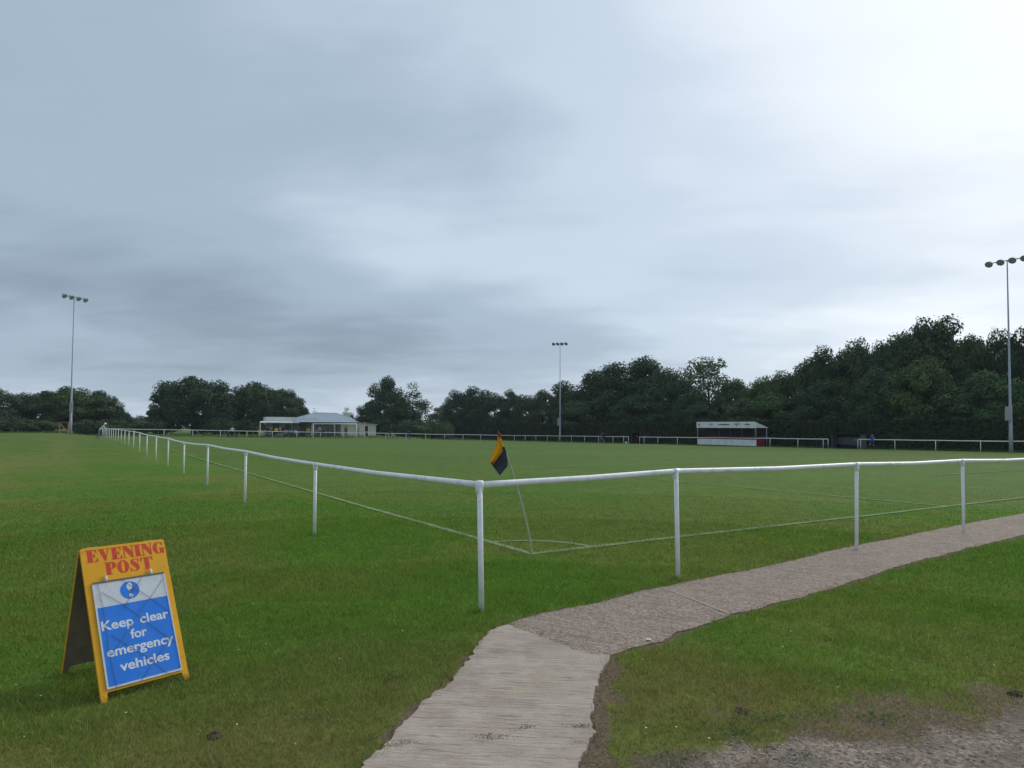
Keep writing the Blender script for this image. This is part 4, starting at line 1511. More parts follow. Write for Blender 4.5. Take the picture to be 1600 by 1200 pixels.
# small printed marks along the fascia (too small to read in the picture)
def mark(y0, y1, z0, z1, m, shape='box'):
    mb = MB()
    if shape == 'box':
        mb.box(-.108, -.1005, y0, y1, z0, z1)
    else:
        cy, cz = (y0 + y1) / 2, (z0 + z1) / 2
        k = 14
        vs = [(-.106, cy + (y1 - y0) / 2 * math.cos(2 * math.pi * i / k), cz + (z1 - z0) / 2 * math.sin(2 * math.pi * i / k)) for i in range(k)]
        mb.add(vs, [tuple(range(k))[::-1]])
    part('printed_logo', mb, m, fas)
def fy_(f): return W_ * (1 - f)
mark(fy_(.055), fy_(.03), 2.6, 2.98, M['logo_red'])
mark(fy_(.30), fy_(.20), 2.88, 2.95, M['logo_green']); mark(fy_(.29), fy_(.23), 2.76, 2.82, M['logo_green']); mark(fy_(.275), fy_(.25), 2.62, 2.68, M['logo_green'])
mark(fy_(.60), fy_(.37), 2.72, 2.93, M['logo_green'], 'oval'); mark(fy_(.57), fy_(.40), 2.80, 2.87, M['logo_dark'])
mark(fy_(.75), fy_(.65), 2.84, 2.95, M['logo_dark']); mark(fy_(.715), fy_(.68), 2.70, 2.76, M['logo_dark'])
mark(fy_(.93), fy_(.81), 2.74, 2.95, M['logo_tan'], 'oval'); mark(fy_(.90), fy_(.85), 2.80, 2.88, M['logo_dark'])


def dugout(a0, a1, label, grey, spots):
    L_ = a1 - a0
    d = local_thing('dugout', label, 'dugout', a0, 70.5)
    mb = MB(); mb.box(1.3, 1.36, 0, L_, .28, 1.28); part('back_panel', mb, grey, d)
    mb = MB(); mb.box(1.3, 1.36, 0, L_, 1.28, 1.62); part('roof_upstand', mb, M['dark'], d)
    mb = MB(); mb.box(1.28, 1.34, 0, L_, 0, .28); part('kick_board', mb, M['dark'], d)
    for yy in (-.05, L_):
        mb = MB(); mb.box(.15, 1.36, yy, yy + .05, 0.02, 1.6); part('side_panel', mb, grey, d)
    mb = MB(); mb.add([(-.05, -.1, 1.72), (1.45, -.1, 1.66), (1.45, L_ + .1, 1.66), (-.05, L_ + .1, 1.72), (-.05, -.1, 1.65), (1.45, -.1, 1.60), (1.45, L_ + .1, 1.60), (-.05, L_ + .1, 1.65)], [(0, 1, 2, 3), (7, 6, 5, 4), (0, 4, 5, 1), (1, 5, 6, 2), (2, 6, 7, 3), (3, 7, 4, 0)])
    part('roof', mb, M['dark'], d)
    mb = MB(); mb.box(.80, 1.25, .05, L_ - .05, .40, .46); part('bench', mb, M['dark'], d)
    for yy in (.3, L_ - .3):
        mb = MB(); mb.box(.9, 1.15, yy, yy + .06, 0, .40); part('bench_leg', mb, M['dark'], d)
    for s in spots:
        mb = MB(); mb.box(1.27, 1.298, s * L_ - .12, s * L_ + .12, .92, 1.10); part('notice', mb, M['logo_tan'], d)


dugout(G2[1] + .1, G2[0] - .1, 'low grey dugout with a flat dark roof in the gap of the rail', M['dugout_grey'], (0.12, 0.36))
dugout(G1[1] + .05, G1[0] - .05, 'small dark dugout half lost against the hedge left of the stand', M['dark'], ())

# ------------------------------------------------------------------ far goal
g = local_thing('football_goal', 'white full size football goal standing in front of the clubhouse', 'goal', 104.0, CB - 3.66)
mb = MB(); mb.tube([(0, 0, -.1), (0, 0, 2.44)], .06, 10); part('goalpost', mb, M['rail'], g)
mb = MB(); mb.tube([(7.32, 0, -.1), (7.32, 0, 2.44)], .06, 10); part('goalpost', mb, M['rail'], g)
mb = MB(); mb.tube([(-.06, 0, 2.44), (7.38, 0, 2.44)], .06, 10); part('crossbar', mb, M['rail'], g)
for xx in (0, 7.32):
    mb = MB(); mb.tube([(xx, 0, 2.42), (xx, .8, 2.35), (xx, 1.5, 0.02)], .018, 6); part('net_support', mb, M['net'], g)
mb = MB()
for k in range(25):
    xx = 7.32 * k / 24
    mb.tube([(xx, 0.02, 2.40), (xx, .8, 2.33), (xx, 1.5, 0.02)], .0035, 3, caps=False)
for k in range(10):
    f_ = k / 9
    mb.tube([(0, .8 + .7 * f_, 2.33 - 2.3 * f_), (7.32, .8 + .7 * f_, 2.33 - 2.3 * f_)], .0035, 3, caps=False)
part('net', mb, M['net'], g)

# ------------------------------------------------------------------ clubhouse beyond the far rail
CA, CB0 = 112.0, 23.4
ch = local_thing('clubhouse', 'cream clubhouse with a grey hipped roof behind the far goal', 'clubhouse', CA, CB0)
zb = -0.25
# flat-roofed block
mb = MB(); mb.box(.3, 5.2, 0, 1.6, zb, 2.35); part('wall', mb, M['render'], ch)
mb = MB(); mb.box(.22, 5.25, -.10, 1.7, 2.50, 3.20); part('parapet', mb, M['fascia'], ch)
for k in range(3):
    mb = MB(); mb.box(.215, 5.255, -.112, -.10, 2.52 + k * .22, 2.53 + k * .22); part('board_joint', mb, M['render'], ch)
mb = MB(); mb.box(.18, 5.29, -.14, 1.74, 3.20, 3.27); part('coping', mb, M['dark'], ch)
mb = MB(); mb.add([(5.26, -.1, 2.5), (9.2, -.1, 2.5), (9.2, -.1, 3.12), (5.26, -.1, 3.18), (5.26, 3, 2.5), (9.2, 3, 2.5), (9.2, 3, 3.12), (5.26, 3, 3.18)], [(0, 1, 2, 3), (7, 6, 5, 4), (3, 2, 6, 7), (0, 3, 7, 4), (1, 5, 6, 2)])
part('link_parapet', mb, M['white'], ch)
# canopy along the front of that block
mb = MB(); mb.add([(-1.2, -2.0, 2.30), (5.3, -2.0, 2.30), (5.3, -.11, 2.46), (-.5, -.11, 2.46), (-1.2, -2.0, 2.16), (5.3, -2.0, 2.16), (5.3, -.11, 2.36), (-.5, -.11, 2.36)], [(0, 1, 2, 3), (7, 6, 5, 4), (0, 4, 5, 1), (1, 5, 6, 2), (2, 6, 7, 3), (3, 7, 4, 0)])
part('canopy', mb, M['white'], ch)
for xx in (-1.05, 4.4):
    mb = MB(); mb.box(xx - .07, xx + .07, -1.93, -1.79, zb - .2, 2.16); part('canopy_post', mb, M['fascia'] if xx < 0 else M['dark'], ch)
mb = MB(); mb.box(-.75, .25, .1, .35, zb, .3); part('panel', mb, M['cream'], ch)
mb = MB(); mb.box(-.75, .25, .1, .3, 1.0, 1.9); part('panel', mb, M['brickred'], ch)
# main block
mb = MB(); mb.box(5.2, 12.9, 0.6, 8, zb, 2.35); part('wall', mb, M['render'], ch)
mb = MB(); mb.box(12.9, 15.9, -1.2, 8, zb, 2.3); part('wall', mb, M['cream'], ch)
for (x0, x1, z0, z1, nm) in ((6.2, 7.0, zb, 1.95, 'door'), (8.9, 10.0, .9, 1.95, 'window'), (11.4, 12.1, 1.1, 1.9, 'window'), (1.4, 2.4, zb, 1.9, 'door'), (3.2, 4.6, .9, 1.9, 'window')):
    yy = .6 if x0 > 5.2 else 0
    mb = MB(); mb.box(x0 - .06, x1 + .06, yy - .04, yy - .003, z0 if nm == 'door' else z0 - .06, z1 + .06)
    fr = part(nm, mb, M['white'] if nm == 'window' else M['door'], ch)
    mb = MB(); mb.box(x0 + .02, x1 - .02, yy - .05, yy - .043, max(z0 + .06, zb + .8 if nm == 'door' else z0), z1)
    part('pane', mb, M['glass'], fr)
# hipped roof with overhang
ex0, ex1, ey0, ey1, ez = 4.3, 16.0, -1.7, 8.6, 2.33
rx0, rx1, ry, rz_ = 9.2, 13.6, 3.4, 4.05
mb = MB(); mb.add([(ex0, ey0, ez), (ex1, ey0, ez), (ex1, ey1, ez), (ex0, ey1, ez), (rx0, ry, rz_), (rx1, ry, rz_)], [(0, 1, 5, 4), (1, 2, 5), (2, 3, 4, 5), (3, 0, 4), (3, 2, 1, 0)])
part('roof', mb, M['slate'], ch)
mb = MB(); mb.tube([(rx0, ry, rz_ + .02), (rx1, ry, rz_ + .02)], .07, 6); part('ridge_tile', mb, M['slate2'], ch)
mb = MB(); mb.tube([(rx1, ry, rz_ + .02), (ex1, ey0, ez + .03)], .05, 6); part('ridge_tile', mb, M['white'], ch)
mb = MB(); mb.box(ex0, ex1, ey0 - .03, ey0 - .004, ez - .14, ez + .03); part('gutter', mb, M['dark'], ch)
for xx in (7.6, 11.6):
    mb = MB(); mb.box(xx - .06, xx + .06, ey0 + .1, ey0 + .22, zb - .3, ez - .02); part('veranda_post', mb, M['fascia'], ch)
mb = MB(); mb.box(5.3, 12.9, -1.5, .58, zb - .3, zb + .05); part('veranda_floor', mb, M['render'], ch)
# paler wing behind on the right with a square stack
mb = MB(); mb.add([(13.2, 2.5, 2.4), (17.0, 2.5, 2.4), (17.0, 9, 2.4), (13.2, 9, 2.4), (13.4, 5, 3.95), (16.2, 5, 3.95)], [(0, 1, 5, 4), (1, 2, 5), (2, 3, 4, 5), (3, 0, 4)])
part('wing_roof', mb, M['slate2'], ch)
mb = MB(); mb.box(14.9, 15.9, 2.6, 3.6, 2.5, 3.85); part('stack', mb, M['cream'], ch)
mb = MB(); mb.box(14.85, 15.95, 2.55, 3.65, 3.85, 3.95); part('stack_cap', mb, M['fascia'], ch)
# television aerial
mb = MB(); mb.tube([(9.6, 4, 3.9), (9.6, 4, 5.0)], .025, 6)
mb.tube([(9.2, 4, 4.35), (10.1, 4, 4.35)], .03, 6); mb.tube([(9.3, 4, 4.9), (9.9, 4, 4.9)], .02, 6)
part('aerial', mb, M['dark'], ch)
# lean-to shed at the right-hand end
sh = local_thing('store_shed', 'cream lean-to store with a dark door at the right end of the clubhouse', 'shed', CA + .6, on_a(562, CA + .6))
mb = MB(); mb.add([(0, 0, -.3), (3.2, 0, -.3), (3.2, 3, -.3), (0, 3, -.3), (0, 0, 2.32), (3.2, 0, 1.95), (3.2, 3, 1.95), (0, 3, 2.32)], [(0, 1, 5, 4), (1, 2, 6, 5), (2, 3, 7, 6), (3, 0, 4, 7), (4, 5, 6, 7)])
part('wall', mb, M['cream'], sh)
mb = MB(); mb.add([(-.15, -.2, 2.36), (3.4, -.2, 1.98), (3.4, 3.2, 1.98), (-.15, 3.2, 2.36), (-.15, -.2, 2.48), (3.4, -.2, 2.10), (3.4, 3.2, 2.10), (-.15, 3.2, 2.48)], [(0, 1, 5, 4), (1, 2, 6, 5), (2, 3, 7, 6), (3, 0, 4, 7), (4, 5, 6, 7), (3, 2, 1, 0)])
part('roof', mb, M['slate2'], sh)
mb = MB(); mb.box(1.02, 1.66, -.03, -.004, -.25, 1.8); dr = part('door', mb, M['door'], sh)
mb = MB(); mb.box(1.02, 1.66, -.045, -.032, .72, .80); part('door_rail', mb, M['fascia'], dr)
for xx in (.90, 1.68):
    mb = MB(); mb.box(xx, xx + .11, -.06, -.004, -.3, 1.92); part('door_frame', mb, M['white'], sh)

# timber frame by the left mast
x, y = at(100, 93)
tf = thing('timber_frame', 'brown timber frame with a diagonal brace beside the left floodlight mast', 'frame', (x, y, H(x, y)))
for xx in (-.62, .62):
    mb = MB(); mb.box(xx - .06, xx + .06, -.06, .06, -.2, 1.45); part('upright', mb, M['wood'], tf)
mb = MB(); mb.box(-.70, .70, -.07, .07, 1.45, 1.57); part('top_rail', mb, M['wood'], tf)
mb = MB(); mb.bar((-.56, 0, 1.4), (.56, 0, .1), .08, .10); part('brace', mb, M['wood'], tf)
mb = MB(); mb.bar((.62, -.1, 1.0), (1.5, -.1, 0), .06, .08); part('stay', mb, M['wood'], tf)


# ------------------------------------------------------------------ trees, bushes, hedge
def leaf_quads(P, Nn, size, g):
    n = len(P)
    ref = g.normal(size=(n, 3))
    u = np.cross(Nn, ref); u /= np.linalg.norm(u, axis=1)[:, None] + 1e-9
    v = np.cross(Nn, u)
    s = size[:, None]
    a = P + u * s; b = P + v * s * 0.75; c = P - u * s; d = P - v * s * 0.75
    return np.stack([a, b, c, d], 1)


def crown_mesh(seed, lobes, per, rx, rz, z0, leaf, lobe_r, hollow, material, flat=0.0, skew=0.0):
    """Crown 1 unit tall per metre: lobes of leaf clusters filling an uneven body from z0 up."""
    g = np.random.default_rng(seed)
    Q = []
    zc = z0 + rz
    for k in range(lobes):
        for _ in range(40):
            p = g.uniform(-1, 1, 3)
            q = np.linalg.norm(p * np.array((1, 1, 1)))
            if hollow < q < 1.0:
                break
        th = math.atan2(p[1], p[0])
        bulge = 0.80 + 0.38 * vnoise(th * 1.3 + seed, p[2] * 2.2, seed)
        c = np.array((p[0] * rx * bulge + skew * p[2], p[1] * rx * bulge, zc + p[2] * rz * (0.9 + 0.2 * g.random())))
        lr = lobe_r * g.uniform(.6, 1.35)
        n = int(per * (lr / lobe_r) ** 1.6)
        d = g.normal(size=(n, 3)); d /= np.linalg.norm(d, axis=1)[:, None]
        rr = lr * (0.55 + 0.5 * g.random(n) ** 0.5)
        rr *= 0.78 + 0.44 * g.random(n)
        P = c + d * rr[:, None] * np.array((1.15, 1.15, 0.8))
        P[:, 2] -= 0.10 * (d[:, 0] ** 2 + d[:, 1] ** 2) * lr
        Nn = d + g.normal(0, .55, (n, 3)) + np.array((0, 0, .45))
        Nn /= np.linalg.norm(Nn, axis=1)[:, None]
        keep = P[:, 2] > 0.05
        sz = leaf * g.uniform(.55, 1.25, n)
        Q.append(leaf_quads(P[keep], Nn[keep], sz[keep], g))
    V = np.concatenate(Q).reshape(-1, 3)
    return np_mesh('crown', V, np.arange(len(V)).reshape(-1, 4), material)


def trunk_mesh(seed, h, r, limbs, spread):
    g = random.Random(seed)
    mb = MB()
    mb.tube([(0, 0, -.3), (g.uniform(-.1, .1), g.uniform(-.1, .1), h * .3), (g.uniform(-.3, .3), g.uniform(-.3, .3), h * .65), (g.uniform(-.4, .4), g.uniform(-.4, .4), h * .93)], [r * 1.25, r, r * .6, r * .15], 9)
    for k in range(limbs):
        t = 6.283 * k / limbs + g.uniform(-.4, .4)
        z = h * g.uniform(.25, .6)
        L_ = spread * g.uniform(.6, .95)
        mb.tube([(0, 0, z), (math.cos(t) * L_ * .5, math.sin(t) * L_ * .5, z + L_ * .35), (math.cos(t) * L_, math.sin(t) * L_, z + L_ * .6)], [r * .45, r * .28, r * .08], 6)
    return mb.mesh('trunk', M['bark'])


# variants, each about 12 m tall
VAR = {}


def variant(key, seed, lobes, per, rx, rz, z0, leaf, lr, hollow, mats, limbs=6, **kw):
    out = []
    for s in range(2):
        base = crown_mesh(seed + s * 13, lobes, per, rx, rz, z0, leaf, lr, hollow, M[mats[0]], **kw)
        meshes = [base]
        meshes = (base, mats)
        co = np.empty(len(base.vertices) * 3); base.vertices.foreach_get('co', co); co = co.reshape(-1, 3)
        out.append((meshes, trunk_mesh(seed + s, z0 + 1.4 * rz, 0.30, limbs, rx * .8), np.percentile(co[:, 2], 99.93), np.percentile(np.hypot(co[:, 0], co[:, 1]), 97) * 2))
    VAR[key] = out


variant('oak', 100, 74, 340, 4.8, 5.3, 0.8, 0.18, 1.28, 0.55, ('leaf_dark', 'leaf_mid'))
variant('tall', 200, 76, 340, 3.9, 6.3, 0.6, 0.18, 1.2, 0.50, ('leaf_dark', 'leaf_mid'))
variant('round', 300, 120, 300, 5.0, 4.6, 0.4, 0.17, 1.05, 0.50, ('leaf_dark', 'leaf_mid'))
variant('sparse', 400, 50, 120, 4.3, 5.4, 1.6, 0.18, 1.1, 0.55, ('leaf_light', 'leaf_dark'), limbs=9)
variant('bush', 500, 46, 170, 2.4, 1.5, 0.2, 0.14, 0.75, 0.35, ('leaf_dark', 'leaf_mid', 'hedge_light'), limbs=4)
tcount = 0


def tree(kind, px, ptop, pw, Y, label, mi=0, cat='tree', group='trees round the ground', name=None, base_py=None):
    global tcount
    tcount += 1
    meshes, trunk, hh, ww = VAR[kind][tcount % 2]
    x, y = at(px, Y)
    zb = H(x, y)
    top = top_z(px, ptop, Y)
    h = top - zb
    w = pw / FPX * Y
    nm = name or {'bush': 'bush'}.get(kind, 'tree')
    t = thing(nm, label, cat, (x, y, zb), random.uniform(0, 6.28), group)
    t.scale = (w / ww, w / ww, h / hh)
    link('trunk', trunk, t)
    cr_ = link('crown', meshes[0], t)
    cr_.material_slots[0].link = 'OBJECT'; cr_.material_slots[0].material = M[meshes[1][mi]]
    return t


TREES = [
    # left edge to the clubhouse
    ('oak', -14, 603, 80, 112, 'dark tree cut by the left edge of the picture', 0),
    ('round', 66, 612, 84, 121, 'low round dark tree left of the left floodlight mast', 0),
    ('round', 112, 605, 104, 119, 'broad round tree directly behind the left floodlight mast', 1),
    ('round', 152, 611, 72, 124, 'round tree at the right shoulder of the left mast clump', 0),
    ('bush', 180, 634, 46, 123, 'small rounded tree ending the left clump beside the sky gap', 0),
    ('round', 303, 589, 118, 128, 'big dense dome shaped dark tree between the sky gap and the clubhouse', 0),
    ('tall', 241, 630, 26, 140, 'slim small tree touching the left side of the dome shaped tree', 0),
    ('round', 400, 598, 88, 135, 'dense dark tree standing right of the dome shaped tree', 0),
    ('round', 441, 608, 78, 137, 'dark tree sloping down to the flat roof of the clubhouse', 0),
    ('tall', 366, 618, 36, 142, 'dark narrow tree in the notch beside the dome shaped tree', 0),
    # behind and right of the clubhouse
    ('sparse', 541, 636, 26, 165, 'thin far bush showing over the right end of the clubhouse roof', 1),
    ('oak', 604, 588, 66, 152, 'tall dark tree just right of the clubhouse shed', 0),
    ('sparse', 645, 596, 60, 148, 'open crowned tree with sky showing through, right of the clubhouse', 1),
    ('oak', 576, 628, 44, 156, 'low dark tree rising behind the clubhouse shed', 0),
    ('tall', 633, 632, 60, 150, 'dark undergrowth tree beneath the open crowned tree', 0),
    ('oak', 690, 634, 44, 215, 'faint distant tree in the dip left of the hedge', 1),
    ('oak', 714, 610, 54, 165, 'first tree of the wood, above the left end of the hedge', 0),
    ('tall', 744, 604, 56, 162, 'tallest tree of the small group left of the corner flag', 0),
    ('oak', 774, 613, 50, 160, 'tree of the wood directly above the corner flag', 0),
    ('tall', 798, 608, 40, 158, 'pointed tree just right of the corner flag top', 0),
    ('oak', 822, 617, 50, 154, 'low tree in the dip left of the middle floodlight mast', 0),
    ('oak', 848, 609, 58, 150, 'tree just left of the middle floodlight mast', 0),
    ('tall', 886, 596, 66, 144, 'tree right behind the middle floodlight mast', 0),
    ('oak', 930, 580, 110, 138, 'broad tree one step right of the middle floodlight mast', 0),
    ('tall', 966, 568, 104, 132, 'tree on the left shoulder of the great mound of trees', 0),
    ('oak', 1004, 558, 140, 126, 'highest broad tree of the mound left of the open crowned tree', 0),
    ('oak', 1044, 574, 84, 120, 'tree on the falling right shoulder of the great mound', 0),
    ('sparse', 1106, 559, 96, 120, 'pale open crowned tree standing above the rest over the stand', 0),
    ('oak', 1084, 606, 70, 112, 'low dark tree at the foot of the pale open crowned tree', 0),
    ('oak', 1146, 592, 74, 112, 'green tree rising right above the roof of the stand', 1),
    ('oak', 1192, 588, 80, 108, 'low green tree above the right end of the stand', 1),
    ('tall', 1228, 580, 72, 104, 'tree in the dip before the tall wood on the right', 1),
    ('oak', 1266, 559, 88, 100, 'rounded light green tree at the left foot of the tall wood', 1),
    ('tall', 1298, 541, 74, 97, 'tree climbing the left slope of the tall wood', 0),
    ('oak', 1336, 530, 84, 95, 'tree with a bumpy top above the grey dugout', 1),
    ('tall', 1366, 534, 64, 93, 'tree in the shallow notch right of the grey dugout', 0),
    ('oak', 1402, 520, 84, 91, 'tree left of the twin peaks of the tall wood', 1),
    ('tall', 1444, 499, 92, 89, 'left of the two highest peaks in the wood', 0),
    ('tall', 1488, 496, 98, 88, 'right of the two highest peaks in the wood', 1),
    ('oak', 1524, 524, 88, 86, 'tree in the notch left of the right floodlight mast', 1),
    ('oak', 1572, 514, 80, 84, 'tree directly behind the right floodlight mast', 0),
    ('tall', 1622, 502, 90, 82, 'tree cut by the right edge of the picture', 0),
    ('oak', 1440, 560, 110, 80, 'lower bushy tree in front of the twin peaks', 1),
    ('oak', 1290, 592, 100, 92, 'lower bushy tree above the grey dugout and left of it', 0),
    ('oak', 1370, 575, 100, 84, 'lower bushy tree above the running blue player', 0),
    ('oak', 1540, 580, 120, 76, 'lower bushy tree overhanging the hedge by the right mast', 1),
    ('oak', 1210, 612, 90, 99, 'lower bushy tree just right of the stand roof', 1),
    ('oak', 1000, 615, 100, 118, 'lower dark tree beneath the great mound', 0),
    ('oak', 1092, 628, 70, 108, 'low dark tree right behind the left half of the stand roof', 0),
    ('oak', 1166, 622, 80, 104, 'low green tree right behind the right half of the stand roof', 1),
    ('oak', 910, 625, 90, 130, 'lower dark tree at the hedge right of the middle mast', 0),
]
for k, px, ptop, pw, Y, lab, mi in TREES:
    tree(k, px, ptop, pw, Y, lab, mi)
BUSHES = [
    (10, 648, 70, 108, 'low dark bush at the left edge of the far grass', 0),
    (60, 655, 60, 106, 'low dark bush left of the timber frame', 1),
    (140, 655, 60, 110, 'low dark bush right of the left floodlight mast', 0),
    (180, 654, 50, 116, 'grey green bush behind the spectator in the white cap', 1),
    (217, 657, 44, 122, 'low hedge bush under the sky gap', 1),
    (252, 656, 44, 124, 'low hedge bush left of the dome shaped tree', 1),
    (222, 649, 40, 230, 'far hedgerow bush closing the sky gap on the left', 0),
    (240, 647, 30, 235, 'far hedgerow bush beside the slim small tree', 0),
    (205, 650, 40, 225, 'far hedgerow bush beside the left clump', 0),
    (384, 655, 40, 128, 'dark bush left of the clubhouse canopy', 0),
    (345, 652, 50, 124, 'dark bush under the dome shaped tree', 0),
    (598, 652, 36, 140, 'dark bush against the right wall of the shed', 0),
    (640, 655, 50, 138, 'dark bush behind the lone players right of the clubhouse', 0),
    (676, 656, 34, 146, 'light green bush at the left end of the hedge', 2),
    (696, 658, 30, 144, 'pale green bush growing into the hedge end', 2),
    (660, 658, 26, 140, 'mid green low bush just left of the light green bush', 1),
]
for px, ptop, pw, Y, lab, mi in BUSHES:
    tree('bush', px, ptop, pw, Y, lab, mi, 'bush', 'bushes at the edge of the ground')


def build_hedge():
    a0, a1, b0 = -14.0, 152.0, 74.6
    x0, y0 = xy(a0, b0)
    t = thing('hedge', 'long clipped dark hedge behind the far rail', 'hedge', (x0, y0, H(x0, y0)))
    g = np.random.default_rng(77)

    def height(a):
        return 3.35 + 0.35 * (fbm(a * .12, a * 0 + 1, 4, 3) - .5) + .14 * (vnoise(a * .9, a * 0, 6) - .5)
    n = 60000
    a = a0 + (a1 - a0) * g.random(n) ** 1.15
    top = g.random(n) < 0.24
    hh = height(a)
    v = g.random(n) ** 0.9
    depth = 0.10 * (fbm(a * .7, v * 3, 9, 3) - .5) * 4 + g.normal(0, .05, n)
    b = np.where(top, b0 + g.random(n) * 1.3, b0 + depth)
    zrel = np.where(top, hh + g.normal(0, .06, n), v * hh)
    X, Y = xy(a, b)
    Z = hgt(X, Y) + zrel
    P = np.stack([X, Y, Z], -1)
    nf = np.stack([np.full(n, -BX[0]), np.full(n, -BX[1]), np.zeros(n)], -1)
    Nn = np.where(top[:, None], np.array((0, 0, 1.0)), nf) + g.normal(0, .6, (n, 3))
    Nn /= np.linalg.norm(Nn, axis=1)[:, None]
    sz = (0.075 + 0.0009 * np.hypot(X, Y)) * g.uniform(.6, 1.3, n)
    V = leaf_quads(P, Nn, sz, g).reshape(-1, 3) - np.array(t.location)
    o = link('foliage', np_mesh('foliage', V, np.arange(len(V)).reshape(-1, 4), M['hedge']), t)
    o['kind'] = 'stuff'
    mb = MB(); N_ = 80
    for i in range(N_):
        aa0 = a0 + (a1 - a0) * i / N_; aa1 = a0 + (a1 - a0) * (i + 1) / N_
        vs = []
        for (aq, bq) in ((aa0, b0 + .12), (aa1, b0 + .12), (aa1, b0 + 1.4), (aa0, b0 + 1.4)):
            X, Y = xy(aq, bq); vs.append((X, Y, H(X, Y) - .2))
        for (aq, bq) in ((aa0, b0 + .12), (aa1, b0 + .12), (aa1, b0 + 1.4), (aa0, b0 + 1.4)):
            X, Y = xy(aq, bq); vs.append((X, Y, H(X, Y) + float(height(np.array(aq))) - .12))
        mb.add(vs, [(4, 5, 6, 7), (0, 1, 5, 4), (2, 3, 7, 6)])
    part('core_box', mb, M['hedge_core'], t, world=True)


build_hedge()


# pale blossom on the hedgerow under the sky gap
V = []; F = []
for _ in range(160):
    px = random.choice((random.uniform(150, 200), random.uniform(200, 262))); Y = 116
    x, y = at(px, Y)
    z = top_z(px, random.gauss(661, 2.2), Y)
    o = len(V); r_ = random.uniform(.05, .13)
    V += [(x - r_ * 1.6, y, z), (x, y - .05, z + r_ * .5), (x + r_ * 1.6, y, z), (x, y + .05, z - r_ * .3)]; F.append((o, o + 1, o + 2, o + 3))
me = bpy.data.meshes.new('blossom'); me.from_pydata(V, [], F); me.materials.append(M['blossom'])
tag(link('hedgerow_blossom', me), 'pale blossom on the low hedgerow at the far left', kind='stuff')

# long grass at the foot of the hedge and beyond the far rails
def rough_grass():
    g = np.random.default_rng(5)
    n = 26000
    a = g.uniform(-12, 150, n); b = g.uniform(71.5, 74.5, n)
    a2 = g.uniform(107, 111, 5000); b2 = g.uniform(-30, 72, 5000)
    a = np.concatenate([a, a2]); b = np.concatenate([b, b2]); n = len(a)
    x, y = xy(a, b); z = hgt(x, y)
    h = g.uniform(.08, .26, n); w = .05; t = g.uniform(0, 6.28, n)
    V = np.empty((n, 3, 3))
    V[:, 0] = np.stack([x - np.cos(t) * w, y - np.sin(t) * w, z], -1); V[:, 1] = np.stack([x + np.cos(t) * w, y + np.sin(t) * w, z], -1)
    V[:, 2] = np.stack([x + g.normal(0, .06, n), y + g.normal(0, .06, n), z + h], -1)
    me = np_mesh('long_grass', V.reshape(-1, 3), np.arange(3 * n).reshape(-1, 3), mat('long_grass', (0.05, 0.095, 0.025), .8, .1, .35, .6))
    tag(link('long_grass', me), 'longer uncut grass along the foot of the hedge', kind='stuff')


rough_grass()


